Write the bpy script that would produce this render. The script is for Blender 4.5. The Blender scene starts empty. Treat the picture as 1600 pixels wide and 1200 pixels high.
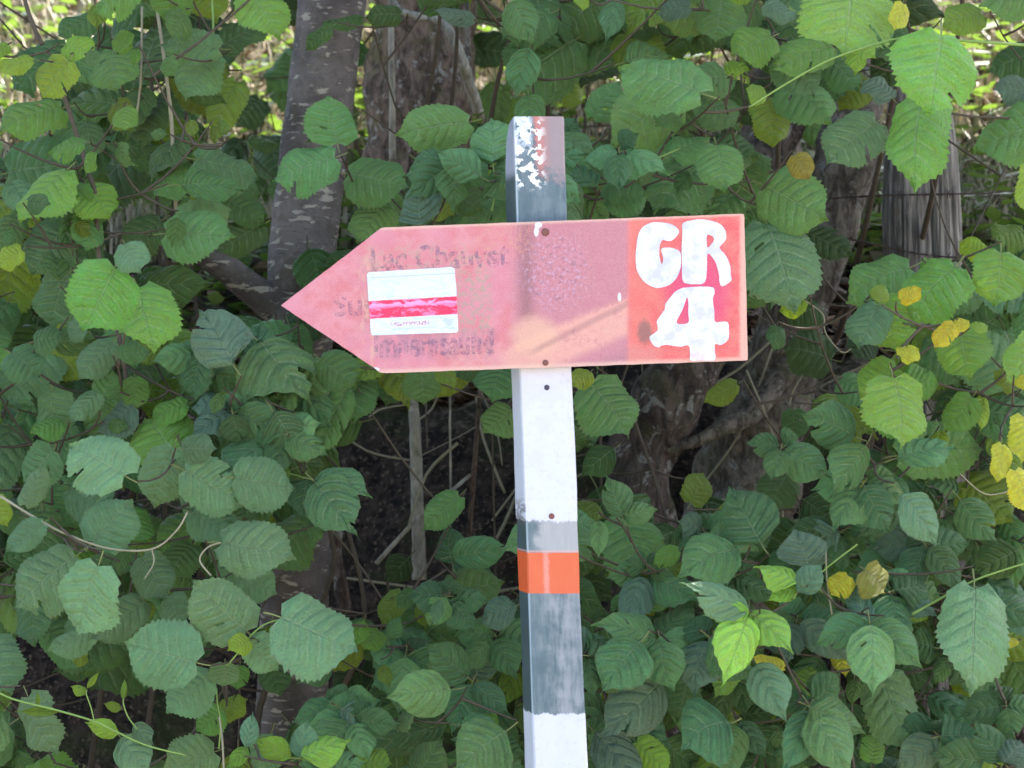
import bpy, bmesh, math, random
from mathutils import Vector, Matrix, noise
from mathutils.geometry import tessellate_polygon
R = random.Random(7)
sc = bpy.context.scene
COL = sc.collection

# ------------------------------------------------------------------ camera, sky, sun, exposure
CAM_D, CAM_H, F = 1.8, 1.5, 2880.0
cam = bpy.data.cameras.new('camera'); cam.sensor_width = 36; cam.lens = F/1600*36
cam.clip_end = 500; cam.clip_start = 0.05
cam.dof.use_dof = True; cam.dof.focus_distance = 1.95; cam.dof.aperture_fstop = 12
co = bpy.data.objects.new('camera', cam); COL.objects.link(co)
co.location = (0, -CAM_D, CAM_H); co.rotation_euler = (math.radians(90), 0, 0)
sc.camera = co
SUN = Vector((0.42, 0.50, 0.76)).normalized()
w = bpy.data.worlds.new('World'); sc.world = w; w.use_nodes = True
nt = w.node_tree; nt.nodes.clear()
sky = nt.nodes.new('ShaderNodeTexSky'); sky.sky_type = 'NISHITA'; sky.sun_disc = False
sky.sun_elevation = math.asin(SUN.z); sky.sun_rotation = math.atan2(SUN.x, SUN.y)
sky.air_density = 1.0; sky.dust_density = 2.5; sky.ozone_density = 1.0
bg = nt.nodes.new('ShaderNodeBackground'); bg.inputs[1].default_value = 0.15
wo = nt.nodes.new('ShaderNodeOutputWorld')
nt.links.new(sky.outputs[0], bg.inputs[0]); nt.links.new(bg.outputs[0], wo.inputs[0])
sl = bpy.data.lights.new('sun', 'SUN'); sl.energy = 5.0; sl.angle = math.radians(0.5); sl.color = (1, .95, .86)
so = bpy.data.objects.new('sun', sl); COL.objects.link(so)
so.rotation_euler = SUN.to_track_quat('Z', 'Y').to_euler()
sc.view_settings.view_transform = 'Standard'; sc.view_settings.look = 'None'
sc.view_settings.exposure = 2.08; sc.view_settings.gamma = 1
sc.view_settings.use_curve_mapping = False

def P(px, py, y=0.0):
    s = (CAM_D+y)/F
    return Vector(((px-800)*s, y, CAM_H+(600-py)*s))

# ------------------------------------------------------------------ node helper
class NB:
    def __init__(s, name):
        s.m = bpy.data.materials.new(name); s.m.use_nodes = True
        s.t = s.m.node_tree; s.t.nodes.clear()
        s.out = s.t.nodes.new('ShaderNodeOutputMaterial')
    def n(s, typ, **kw):
        x = s.t.nodes.new(typ)
        for k, v in kw.items(): setattr(x, k, v)
        return x
    def set(s, inp, v):
        if isinstance(v, S): s.t.links.new(v.o, inp)
        elif isinstance(v, bpy.types.NodeSocket): s.t.links.new(v, inp)
        elif v is not None:
            if isinstance(v, (tuple, list)) and len(v) == 3 and inp.type == 'RGBA': v = (*v, 1)
            inp.default_value = v
    def math(s, op, a, b=None, c=None):
        x = s.n('ShaderNodeMath', operation=op)
        s.set(x.inputs[0], a)
        if b is not None: s.set(x.inputs[1], b)
        if c is not None: s.set(x.inputs[2], c)
        return S(s, x.outputs[0])
    def ss(s, v, a, b):
        x = s.n('ShaderNodeMapRange', interpolation_type='SMOOTHSTEP')
        s.set(x.inputs[0], v)
        if a > b:
            x.inputs[1].default_value, x.inputs[2].default_value, x.inputs[3].default_value, x.inputs[4].default_value = b, a, 1, 0
        else: x.inputs[1].default_value, x.inputs[2].default_value = a, b
        return S(s, x.outputs[0])
    def box(s, u, v, x0, x1, y0, y1, f=4):
        return s.ss(u, x0-f, x0+f)*s.ss(u, x1+f, x1-f)*s.ss(v, y0-f, y0+f)*s.ss(v, y1+f, y1-f)
    def mix(s, f, a, b):
        x = s.n('ShaderNodeMix', data_type='RGBA')
        s.set(x.inputs[0], f); s.set(x.inputs[6], a); s.set(x.inputs[7], b)
        return S(s, x.outputs[2])
    def noise(s, vec, scale, detail=4, rough=.55, dist=0, color=False):
        x = s.n('ShaderNodeTexNoise')
        if vec is not None: s.set(x.inputs['Vector'], vec)
        x.inputs['Scale'].default_value = scale; x.inputs['Detail'].default_value = detail
        x.inputs['Roughness'].default_value = rough; x.inputs['Distortion'].default_value = dist
        return S(s, x.outputs[1 if color else 0])
    def vec(s, x, y, z=0.0):
        n = s.n('ShaderNodeCombineXYZ')
        for i, v in enumerate((x, y, z)): s.set(n.inputs[i], v)
        return S(s, n.outputs[0])
    def uvpx(s):
        a = s.n('ShaderNodeUVMap'); sp = s.n('ShaderNodeSeparateXYZ')
        s.t.links.new(a.outputs[0], sp.inputs[0])
        return S(s, sp.outputs[0]), S(s, sp.outputs[1])
    def obj(s):
        a = s.n('ShaderNodeTexCoord'); sp = s.n('ShaderNodeSeparateXYZ')
        s.t.links.new(a.outputs['Object'], sp.inputs[0])
        return S(s, a.outputs['Object']), S(s, sp.outputs[0]), S(s, sp.outputs[1]), S(s, sp.outputs[2])
    def bump(s, h, strength=.5, dist=.002):
        b = s.n('ShaderNodeBump'); b.inputs['Strength'].default_value = strength; b.inputs['Distance'].default_value = dist
        s.set(b.inputs['Height'], h); return S(s, b.outputs[0])
    def principled(s, color, rough=.6, normal=None, spec=.5, coat=0):
        p = s.n('ShaderNodeBsdfPrincipled')
        s.set(p.inputs['Base Color'], color); s.set(p.inputs['Roughness'], rough)
        p.inputs['Specular IOR Level'].default_value = spec
        if normal is not None: s.set(p.inputs['Normal'], normal)
        return p
    def finish(s, p):
        s.t.links.new(p.outputs[0], s.out.inputs[0]); return s.m
class S:
    def __init__(s, b, o): s.b, s.o = b, o
    def __add__(s, x): return s.b.math('ADD', s, x)
    __radd__ = __add__
    def __mul__(s, x): return s.b.math('MULTIPLY', s, x)
    __rmul__ = __mul__
    def __sub__(s, x): return s.b.math('SUBTRACT', s, x)
    def __rsub__(s, x): return s.b.math('SUBTRACT', x, s)
    def __truediv__(s, x): return s.b.math('DIVIDE', s, x)
    def abs(s): return s.b.math('ABSOLUTE', s)
    def inv(s): return s.b.math('SUBTRACT', 1.0, s)
    def max(s, x): return s.b.math('MAXIMUM', s, x)
    def min(s, x): return s.b.math('MINIMUM', s, x)

# ------------------------------------------------------------------ object helpers
def link(name, mesh, parent=None, **props):
    o = bpy.data.objects.new(name, mesh); COL.objects.link(o)
    if parent is not None: o.parent = parent
    for k, v in props.items():
        if v is not None: o[k] = v
    return o
def empty(name, loc, label, cat, group=None):
    o = bpy.data.objects.new(name, None); COL.objects.link(o); o.location = loc
    o.empty_display_size = .05
    o['label'] = label; o['category'] = cat
    if group: o['group'] = group
    return o
def mesh_of(name, verts, faces, mats, smooth=True, mi=None, uv=None):
    me = bpy.data.meshes.new(name); me.from_pydata([tuple(v) for v in verts], [], faces)
    for m in (mats if isinstance(mats, (list, tuple)) else [mats]): me.materials.append(m)
    if smooth: me.polygons.foreach_set('use_smooth', [True]*len(me.polygons))
    if mi: me.polygons.foreach_set('material_index', mi)
    if uv is not None:
        l = me.uv_layers.new(name='UVMap')
        idx = [0]*len(me.loops); me.loops.foreach_get('vertex_index', idx)
        flat = []
        for i in idx: flat += uv[i]
        l.data.foreach_set('uv', flat)
    me.update(); return me
def catmull(pts, n=6, closed=False):
    out = []; L = len(pts)
    rng = range(L) if closed else range(L-1)
    for i in rng:
        if closed: p0, p1, p2, p3 = pts[(i-1) % L], pts[i], pts[(i+1) % L], pts[(i+2) % L]
        else: p0, p1, p2, p3 = pts[max(i-1, 0)], pts[i], pts[i+1], pts[min(i+2, L-1)]
        for k in range(n):
            t = k/n
            out.append(tuple(.5*((2*b)+(c-a)*t+(2*a-5*b+4*c-d)*t*t+(3*b-a-3*c+d)*t**3) for a, b, c, d in zip(p0, p1, p2, p3)))
    if not closed: out.append(tuple(pts[-1]))
    return out
def tube(V, Fc, pts, rad, sides=6, rough=0.0, cap=True, seed=0, UV=None, freq=30):
    """append a tube to lists"""
    base = len(V); n = len(pts); pts = [Vector(p) for p in pts]
    up = None; L = 0
    for i in range(n):
        t = (pts[min(i+1, n-1)]-pts[max(i-1, 0)]).normalized()
        if up is None:
            up = Vector((0, -1, 0)) if abs(t.y) < .9 else Vector((1, 0, 0))
        a = (up-t*up.dot(t)).normalized(); b = t.cross(a); up = a
        r = rad[i] if isinstance(rad, (list, tuple)) else rad
        if i: L += (pts[i]-pts[i-1]).length
        for k in range(sides):
            an = 2*math.pi*k/sides
            d = a*math.cos(an)+b*math.sin(an)
            rr = r
            if rough: rr *= 1+rough*noise.fractal(Vector((pts[i]+d*r)*freq)+Vector((seed, 0, 0)), .9, 2.1, 3)
            V.append(pts[i]+d*rr)
            if UV is not None: UV.append((k/sides, L))
    for i in range(n-1):
        for k in range(sides):
            k2 = (k+1) % sides
            Fc.append((base+i*sides+k, base+i*sides+k2, base+(i+1)*sides+k2, base+(i+1)*sides+k))
    if cap:
        Fc.append(tuple(base+k for k in range(sides))[::-1])
        Fc.append(tuple(base+(n-1)*sides+k for k in range(sides)))

# ------------------------------------------------------------------ materials
def mat_leaf(name, nveins, rough, tr, sheen_mid=False, vein_gain=1.0):
    b = NB(name); u, v = b.uvpx()
    oi = b.n('ShaderNodeObjectInfo'); col = S(b, oi.outputs['Color']); rnd = S(b, oi.outputs['Random'])
    tc = b.n('ShaderNodeTexCoord'); oc = S(b, tc.outputs['Object'])
    # veins: u = -1..1 across, v*nveins integer on a vein
    wob = (b.noise(oc, 6, 3)-.5)*.55
    f = b.math('FRACT', v*nveins+wob)
    dist = f.min(f.inv())
    au = u.abs()
    vein = b.ss(dist, .11, .015)*b.ss(au, 1.0, .5)
    mid = b.ss(au, .05, .012)
    vm = vein.max(mid)
    ter = b.noise(oc, 34, 3, .6); mot = b.noise(oc, 5, 4, .6); fine = b.noise(oc, 90, 2)
    hs = b.n('ShaderNodeHueSaturation')
    b.set(hs.inputs['Color'], col); b.set(hs.inputs['Hue'], .5+(mot-.5)*.07+(rnd-.5)*.015)
    b.set(hs.inputs['Saturation'], 1.0+(ter-.5)*.5); b.set(hs.inputs['Value'], .66+mot*.52+(fine-.5)*.30+(ter-.5)*.55)
    c = S(b, hs.outputs[0])
    c = b.mix(vm*b.ss(mot, .22, .55)*(.62*vein_gain), c, b.mix(.5, c, (.42, .50, .26)))
    edge = b.ss(au, .9, 1.0)*b.ss(mot, .48, .62)
    c = b.mix(edge*.5, c, (.20, .14, .05))
    spots = b.ss(b.noise(oc, 17, 2, .5), .74, .77)*b.ss(rnd, .35, .6)
    c = b.mix(spots*.65, c, (.13, .085, .03))
    pillow = b.ss(dist, 0, .42)*.5*b.ss(au, 1.1, .4)+ter*.8+mot*1.0+fine*.2-mid*.4
    nrm = b.bump(pillow, 1.0, .0046)
    ro = (ter-.5)*.25+rough
    p = b.principled(c, ro, nrm, .5)
    p.inputs['Sheen Weight'].default_value = .03; p.inputs['Sheen Roughness'].default_value = .5
    t = b.n('ShaderNodeBsdfTranslucent')
    h2 = b.n('ShaderNodeHueSaturation'); b.set(h2.inputs['Color'], c); h2.inputs['Hue'].default_value = .47
    h2.inputs['Saturation'].default_value = 1.15; h2.inputs['Value'].default_value = 1.5
    b.t.links.new(h2.outputs[0], t.inputs[0]); b.set(t.inputs['Normal'], nrm)
    mx = b.n('ShaderNodeMixShader'); mx.inputs[0].default_value = tr
    b.t.links.new(p.outputs[0], mx.inputs[1]); b.t.links.new(t.outputs[0], mx.inputs[2])
    b.t.links.new(mx.outputs[0], b.out.inputs[0]); return b.m
M = {}
M['hazel'] = mat_leaf('hazel_leaf', 7, .39, .22)
M['dogwood'] = mat_leaf('dogwood_leaf', 6, .24, .16, vein_gain=1.15)
def mat_flat(name, c, rough=.7, var=.25, scale=60, spec=.4, bump=0.3):
    b = NB(name); oc, x, y, z = b.obj()
    n = b.noise(oc, scale, 4)
    col = b.mix(n, tuple(k*(1-var) for k in c), tuple(min(1, k*(1+var)) for k in c))
    return b.finish(b.principled(col, rough, b.bump(n, bump, .002), spec))
M['petiole'] = mat_flat('petiole', (.20, .22, .07), .5)
M['twig'] = mat_flat('twig_bark', (.10, .075, .05), .8, .5, 90)
M['green_twig'] = mat_flat('green_shoot', (.22, .33, .07), .5, .2)
M['pale_twig'] = mat_flat('pale_twig', (.34, .30, .19), .7, .4, 80)

def mat_cherry():
    b = NB('smooth_bark_with_lenticels'); u, v = b.uvpx(); oc, x, y, z = b.obj()
    v2 = oc; vs = b.vec(x*.8, y*.8, z*3.0)
    lent = b.ss(b.noise(vs, 40, 4, .6, .5), .55, .59)*b.ss(b.noise(v2, 30, 2), .40, .50)
    blo = b.noise(v2, 11, 4, .6); fine = b.noise(vs, 110, 4, .6)
    c = b.mix(b.ss(blo, .35, .68), (.11, .085, .072), (.29, .235, .205))
    c = b.mix(b.ss(b.noise(v2, 20, 3, .6), .54, .68)*.6, c, (.11, .09, .045))
    c = b.mix((fine-.5)*.8+.1, c, (.20, .16, .14))
    lichen = b.ss(b.noise(v2, 45, 4, .7), .63, .70)
    c = b.mix(b.ss(b.noise(v2, 70, 5, .75), .50, .62)*.35, c, (.07, .055, .045))
    c = b.mix(lichen*.45, c, (.42, .40, .38))
    c = b.mix(lent*.85, c, (.62, .53, .42))
    return b.finish(b.principled(c, .72, b.bump(fine*.5+lent*.8+blo, .8, .004), .35))
M['cherry'] = mat_cherry()
def mat_rough_bark(name, dark, light, moss, mossamt=.5):
    b = NB(name); u, v = b.uvpx(); oc, x, y, z = b.obj()
    v2 = oc; vs = b.vec(x, y, z*.4)
    n1 = b.noise(vs, 55, 6, .68, .6); n2 = b.noise(v2, 18, 4, .6); n3 = b.noise(v2, 130, 3, .6)
    c = b.mix(b.ss(n1, .38, .64), dark, light)
    c = b.mix(b.ss(n2, .52, .64)*mossamt, c, moss)
    c = b.mix(b.ss(b.noise(v2, 34, 5, .72, .6), .565, .62)*.75, c, (.40, .38, .33))
    c = b.mix((n3-.4)*.5, c, tuple(k*1.6 for k in light))
    return b.finish(b.principled(c, .85, b.bump(n1*1.4+n3*.4, 1.0, .008), .25))
M['bark_brown'] = mat_rough_bark('rough_brown_bark', (.05, .033, .025), (.24, .165, .12), (.10, .10, .03))
M['bark_grey'] = mat_rough_bark('grey_lichen_bark', (.08, .062, .045), (.31, .25, .19), (.13, .13, .06), .45)
M['bark_pale'] = mat_rough_bark('pale_bare_bark', (.26, .23, .18), (.60, .54, .43), (.24, .26, .12), .4)
M['bark_dark'] = mat_rough_bark('dark_bark', (.045, .033, .026), (.18, .13, .10), (.08, .09, .03), .5)

def mat_fence():
    b = NB('weathered_fence_wood'); oc, x, y, z = b.obj()
    g = b.noise(b.vec(x*1.0, y*1.0, z*.045), 160, 5, .65, .3)
    g2 = b.noise(b.vec(x, y, z*.10), 45, 4, .6, .5)
    c = b.mix(b.ss(g, .36, .64), (.09, .075, .065), (.40, .345, .29))
    c = b.mix(b.ss(g2, .55, .68)*.7, c, (.035, .03, .028))
    c = b.mix(b.ss(b.noise(oc, 30, 3), .58, .7)*.4, c, (.15, .10, .07))
    return b.finish(b.principled(c, .85, b.bump(g+g2, 1, .005), .2))
M['fence'] = mat_fence()
M['rust_wire'] = mat_flat('rusty_wire', (.06, .035, .025), .7, .5, 200)

def mat_board():
    b = NB('weathered_red_sign_paint'); u, v = b.uvpx()
    q = b.vec(u, v)
    n1 = b.noise(q, .035, 5, .65); n2 = b.noise(q, .14, 4, .65); n3 = b.noise(q, .5, 3, .6); n4 = b.noise(q, .012, 3)
    c = b.mix(b.ss(n1, .35, .65), (.78, .235, .25), (.85, .34, .36))
    c = b.mix(b.ss(n4, .45, .6)*.5, c, (.78, .30, .38))
    # older dull layer right of the middle
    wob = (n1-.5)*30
    mid = b.ss(u+wob*.4, 788, 815)*b.ss(u, 984, 979)
    c = b.mix(mid*.8, c, b.mix(n2, (.52, .20, .23), (.72, .30, .33)))
    c = b.mix(b.box(u, v, 812, 832, 345, 500, 13)*.75, c, (.30, .13, .14))
    # diagonal light dapple across it, painted into the colour
    d1 = v+u*.42+wob*.5; dapple = b.ss(d1, 868, 884)*b.ss(d1, 946, 926)*b.ss(u, 770, 800)*b.ss(u, 984, 979)
    c = b.mix(dapple*.9*b.ss(n1*.8+n2*.2, .25, .48), c, b.mix(n2, (.90, .38, .28), (.92, .54, .42)))
    d2 = v+u*.50+wob*.2; crease = b.ss((d2-965).abs(), 9, 1)*b.ss(u, 810, 850)*b.ss(u, 984, 979)
    hx0 = (u-835)/45; hy0 = (v-525)/38
    c = b.mix(b.ss(hx0*hx0+hy0*hy0+(n2-.5), 1.1, .1)*.7, c, (.95, .56, .36))  # brightest spot of the painted light dapple
    c = b.mix(crease*.45, c, (.40, .17, .17))
    low = b.ss(d1, 948, 965)*b.ss(u, 860, 900)*b.ss(u, 984, 979)
    c = b.mix(low*.6, c, (.50, .22, .25))
    # rusty tan mottling round the old sticker
    tan = b.box(u, v, 565, 765, 385, 520, 14)*b.ss(n2*.6+n1*.5, .50, .66)
    c = b.mix(tan*.75, c, b.mix(n3, (.74, .40, .28), (.50, .34, .28)))
    stre = b.noise(b.vec(u, v*.35), .10, 4, .6)
    c = b.mix(b.box(u, v, 560, 600, 400, 575, 10)*b.ss(stre, .48, .6)*.6, c, (.85, .48, .34))
    c = b.mix(b.box(u, v, 715, 768, 425, 520, 8)*b.ss(n2, .44, .6)*.6, c, (.45, .38, .28))
    c = b.mix(b.box(u, v, 590, 775, 515, 560, 8)*b.ss(stre, .36, .6)*.5, c, (.38, .19, .26))
    c = b.mix(b.box(u, v, 742, 830, 345, 400, 12)*b.ss(n2, .45, .6)*.6, c, (.78, .34, .24))
    c = b.mix(b.box(u, v, 700, 830, 540, 600, 14)*b.ss(n2, .42, .6)*.5, c, (.80, .40, .30))
    # flaked pale spots
    ex = (u-868)/62; ey = (v-425)/68; el = b.ss(ex*ex+ey*ey, 1.2, .3)
    c = b.mix(el*b.ss(b.noise(q, .16, 4, .7), .50, .64)*.6, c, (.72, .50, .66))
    c = b.mix(el*b.ss(b.noise(q, .11, 4, .7), .50, .66)*.6, c, (.28, .15, .20))
    # fresh red square under the hand painted number
    red = b.ss(u+(n2-.5)*9, 974, 987)
    rc = b.mix(b.ss(n1, .38, .62), (.90, .13, .12), (.92, .22, .17))
    rc = b.mix(b.ss(u+wob, 1050, 985)*.5, rc, (.92, .24, .17))
    hx = (u-1090)/50; hy = (v-455)/75
    rc = b.mix(b.ss(hx*hx+hy*hy, 1.6, .2)*.8, rc, (.86, .055, .20))
    rc = b.mix(b.ss(v-u*.12+wob*.5, 408, 432)*b.ss(u, 1050, 1010)*.5, rc, (.78, .30, .25))
    c = b.mix(red, c, rc)
    kx = (u-1006)/14; ky = (v-519)/22
    c = b.mix(b.ss(kx*kx+ky*ky+(n2-.5), 1.1, .2)*.75, c, (.22, .14, .11))
    # worn edges
    tl = v-(357-(u-597)*.0391); bl = (583-(u-597)*.0351)-v
    ed = b.ss(tl+(n2-.5)*5, 6, 1).max(b.ss(bl+(n2-.5)*6, 9, 1)).max(b.ss(u+(n2-.5)*4, 1150, 1158))
    c = b.mix(ed*.75, c, (.93, .62, .46))
    c = b.mix(b.ss(n3, .40, .62)*.11, c, (.92, .62, .60))
    c = b.mix(b.ss(n3, .55, .42)*.09, c, (.30, .10, .12))
    # chip of bare white beside the top screw and a small one further right
    for (x0, y0, rx, ry) in ((841, 353, 6, 5), (838, 363, 4, 8), (967, 465, 3, 7), (588, 577, 7, 3)):
        gx = (u-x0)/rx; gy = (v-y0)/ry
        c = b.mix(b.ss(gx*gx+gy*gy+(n2-.5)*1.2, 1.1, .8), c, (.85, .82, .82))
    c = b.mix(.20, c, (.16, .03, .05))
    return b.finish(b.principled(c, .55, b.bump(n3*.5+n2*.8, .4, .0006), .35))
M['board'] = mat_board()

def mat_post():
    b = NB('painted_post'); u, v = b.uvpx()
    q = b.vec(u, v); qs = b.vec(u, v*.16)
    n1 = b.noise(q, .03, 4, .6); n2 = b.noise(q, .12, 4, .62); n3 = b.noise(q, .4, 3, .6); gs = b.noise(qs, .11, 4, .6)
    u0 = 803+(v-182)*.0305                  # left edge of the front face
    uu = u-u0
    c = b.mix(b.ss(gs*.5+n1*.5, .36, .64), (.10, .145, .165), (.18, .225, .24))
    # bleached grey right half, lower part
    lo = b.ss(v, 800, 820)
    c = b.mix(lo*b.ss(uu+(gs-.5)*50+(n1-.5)*60, 18, 62)*b.ss(gs*.6+n1*.4, .30, .66)*.8, c, b.mix(n1, (.27, .29, .31), (.42, .41, .42)))
    c = b.mix(b.box(uu, v, 8, 100, 812, 866, 4)*b.ss(uu+(n1-.5)*40, 8, 26), c, b.mix(gs, (.34, .33, .34), (.50, .48, .46)))
    c = b.mix(b.ss(uu, 3.5, .5)*b.ss(uu, -2, 0)*.6, c, (.62, .72, .76))
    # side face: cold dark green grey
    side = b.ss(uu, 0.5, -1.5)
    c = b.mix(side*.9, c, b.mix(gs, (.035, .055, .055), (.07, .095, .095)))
    # top: white and red wear
    topw = b.ss(v+(n1-.5)*40, 250, 205)*b.ss(uu+(n2-.5)*22, 32, 22)
    flk = b.ss(b.noise(q, .075, 3, .5), .51, .535)*b.box(uu, v, 0, 44, 185, 292, 9)
    redm = b.ss(uu+(n2-.5)*20-(v-182)*.05, 26, 34)*b.ss(v+(n2-.5)*46+(n1-.5)*50-(uu-40)*.2, 284, 252)
    c = b.mix(redm*side.inv()*.8, c, b.mix(b.ss(uu, 60, 34), (.40, .28, .28), (.66, .22, .18)))
    c = b.mix(topw*side.inv()*b.ss(n2, .40, .46), c, (.66, .70, .78))
    c = b.mix(flk*side.inv(), c, (.88, .86, .82))
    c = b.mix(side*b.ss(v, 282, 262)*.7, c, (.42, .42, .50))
    c = b.mix(b.ss(n3, .70, .73)*b.ss(v, 480, 300)*.7, c, (.75, .75, .75))
    # painted bands
    e1 = (b.noise(b.vec(u, v*.3), .10, 4, .7)-.5)*22
    white = b.ss(v, 560, 562)*b.ss(v+e1, 816, 813)
    white = white.max(b.ss(v+e1*.7, 1115, 1118))
    wc = b.mix(b.ss(n1, .4, .65)*.35, (.71, .69, .75), (.62, .60, .69))
    wc = b.mix(b.ss(n2, .56, .66)*.20, wc, (.50, .46, .52))
    wc = b.mix(b.ss(gs, .64, .72)*.3, wc, (.55, .54, .58))
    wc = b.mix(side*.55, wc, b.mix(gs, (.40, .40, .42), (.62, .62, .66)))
    c = b.mix(white*b.ss(n3*.4+n2*.6, .30, .33), c, wc)
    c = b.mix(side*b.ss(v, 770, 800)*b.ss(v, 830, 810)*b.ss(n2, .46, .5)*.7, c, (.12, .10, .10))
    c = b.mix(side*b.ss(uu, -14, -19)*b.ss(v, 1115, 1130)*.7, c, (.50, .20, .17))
    org = b.ss(v+(n2-.5)*2, 863, 865)*b.ss(v+(n2-.5)*3+b.ss(uu, 88, 76)*0, 929, 927)
    oc_ = b.mix(b.ss((uu-29).abs()+(n2-.5)*8, 7, 1)*.5, b.mix(n1, (.74, .125, .045), (.76, .18, .08)), (.85, .42, .36))
    oc_ = b.mix(side, oc_, (.70, .11, .03))
    c = b.mix(org, c, oc_)
    c = b.mix(b.ss((v-862).abs(), 2.5, .5)*.5, c, (.80, .42, .36))
    return b.finish(b.principled(c, .5, b.bump(n3*.4+gs+n2*.5, .5, .0008), .35))
M['post'] = mat_post()
def mat_letter():
    b = NB('brushed_white_paint'); u, v = b.uvpx(); q = b.vec(u, v)
    n1 = b.noise(q, .05, 4, .6); n2 = b.noise(b.vec(u*1.0, v*.4), .3, 3)
    c = b.mix(b.ss(n1, .48, .62)*.6, (.75, .73, .78), (.56, .52, .66))
    c = b.mix(b.box(u, v, 1020, 1095, 395, 440, 10)*b.ss(n1, .42, .55)*.5, c, (.58, .56, .70))
    c = b.mix(b.ss(n2, .62, .75)*.35, c, (.70, .66, .78))
    c = b.mix(b.box(u, v, 1075, 1120, 550, 575, 8)*b.ss(n1, .42, .6)*.5, c, (.85, .55, .50))
    return b.finish(b.principled(c, .5, b.bump(n2+n1, .6, .0008), .35))
M['letter'] = mat_letter()
def mat_old_text():
    b = NB('faded_blue_lettering'); u, v = b.uvpx(); q = b.vec(u, v)
    n2 = b.noise(q, .10, 4, .7); n3 = b.noise(q, .3, 3)
    p = b.principled(b.mix(n2, (.17, .13, .24), (.30, .20, .33)), .6)
    t = b.n('ShaderNodeBsdfTransparent'); mx = b.n('ShaderNodeMixShader')
    b.set(mx.inputs[0], b.ss(n2*.75+n3*.25, .42, .62)*.46+.0)
    b.t.links.new(t.outputs[0], mx.inputs[1]); b.t.links.new(p.outputs[0], mx.inputs[2])
    b.t.links.new(mx.outputs[0], b.out.inputs[0]); return b.m
M['old_text'] = mat_old_text()
def mat_sticker():
    b = NB('waymark_sticker_print'); u, v = b.uvpx(); q = b.vec(u, v)
    n1 = b.noise(b.vec(u, v*2.2), .05, 4, .6, .8); n2 = b.noise(q, .25, 3)
    vv = v+(u-645)*.055                    # lines climb to the right
    c = b.mix(b.ss(n1, .5, .6)*.45, (.72, .76, .80), (.54, .61, .68))
    c = b.mix(b.ss((vv-431.5).abs(), 1.6, .6)*b.ss(u, 578, 584)*.7, c, (.45, .50, .62))
    c = b.mix(b.ss((vv-462.5).abs(), 1.6, .5)*b.ss(n2, .4, .55)*.3, c, (.45, .48, .58))
    rc = b.mix(b.ss(n1, .52, .60)*.65, (.80, .03, .10), (.86, .30, .55))
    rc = b.mix(b.ss((vv+(n1-.5)*18-476).abs(), 4, 1)*.7, rc, (.88, .42, .70))
    c = b.mix(b.ss(vv+(n2-.5)*2, 466.5, 468.5)*b.ss(vv+(n2-.5)*2, 496, 494.5), c, rc)
    c = b.mix(b.box(u, vv, 606, 612, 501, 517, 1)*.0, c, (.5, .2, .3))
    sq = b.noise(b.vec(u, vv*.8), .42, 2)
    c = b.mix(b.box(u, vv, 611, 672, 502.5, 509, .8)*b.ss(sq, .48, .52)*.85, c, (.55, .16, .28))
    c = b.mix(b.box(u, vv, 611, 685, 512, 514.5, .6)*.5, c, (.45, .5, .62))
    c = b.mix(b.box(u, vv, 611, 690, 498.5, 500, .5)*.5, c, (.45, .5, .62))
    c = b.mix(b.box(u, vv, 692, 711, 500, 520, 1)*b.ss(n1, .44, .54)*.5, c, (.42, .48, .66))
    return b.finish(b.principled(c, .38, b.bump(n1, .6, .0008), .5))
M['sticker'] = mat_sticker()
M['screw'] = mat_flat('rusty_screw', (.22, .08, .065), .6, .5, 400)
M['screw_dark'] = mat_flat('dark_screw', (.03, .02, .05), .35, .4, 400, .8)

def mat_ground():
    b = NB('earth_and_leaf_litter'); oc, x, y, z = b.obj()
    n1 = b.noise(oc, 5, 6, .65); n2 = b.noise(oc, 38, 5, .7, .6); n3 = b.noise(oc, 120, 3, .6)
    geo = b.n('ShaderNodeNewGeometry'); sp = b.n('ShaderNodeSeparateXYZ'); b.t.links.new(geo.outputs['Normal'], sp.inputs[0])
    c = b.mix(b.ss(n2, .36, .66), (.010, .007, .006), (.065, .045, .034))
    c = b.mix(b.ss(n3, .56, .68)*.7, c, (.20, .145, .10))
    c = b.mix(b.ss(n1, .50, .62)*.5, c, (.05, .07, .02))
    grass = b.ss(S(b, sp.outputs[2]), .75, .88)
    gc = b.mix(b.ss(n2, .42, .62), (.06, .05, .025), (.26, .20, .14))
    c = b.mix(grass*.8, c, gc)
    return b.finish(b.principled(c, .9, b.bump(n2+n3*.5, 1, .012), .2))
M['ground'] = mat_ground()

# ------------------------------------------------------------------ terrain
def ground_z(x, y):
    pts = [(-60, 0), (.25, 0), (.75, .18), (1.0, .55), (1.2, 1.1), (1.38, 1.46), (1.7, 1.66), (15, 7.0), (30, 11), (60, 14)]
    yy = y+.10*math.sin(x*1.3+.5)+.05*math.sin(x*3.7)
    for (a, za), (c, zc) in zip(pts, pts[1:]):
        if yy <= c:
            t = (yy-a)/(c-a); t = max(0, t); z = za+(zc-za)*t; break
    else: z = 14
    k = 1 if .4 < yy < 3 else .4
    z += (k if y > -.6 else 0)*.055*noise.fractal(Vector((x*3.2, y*3.2, 0)), .9, 2.1, 5)+(.02 if y > -.6 else .004)*noise.noise(Vector((x*16, y*16, z*14)))
    return z
def axis(lo, hi, flo, fhi, fine):
    out = [flo+(fhi-flo)*i/fine for i in range(fine+1)]
    st = (fhi-flo)/fine; a = fhi; s_ = st
    while a < hi: s_ *= 1.22; a += s_; out.append(a)
    a = flo; s_ = st
    while a > lo: s_ *= 1.22; a -= s_; out.append(a)
    return sorted(out)
xs = axis(-90, 90, -2.2, 2.4, 170); ys = axis(-90, 90, .2, 3.2, 150)
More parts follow.
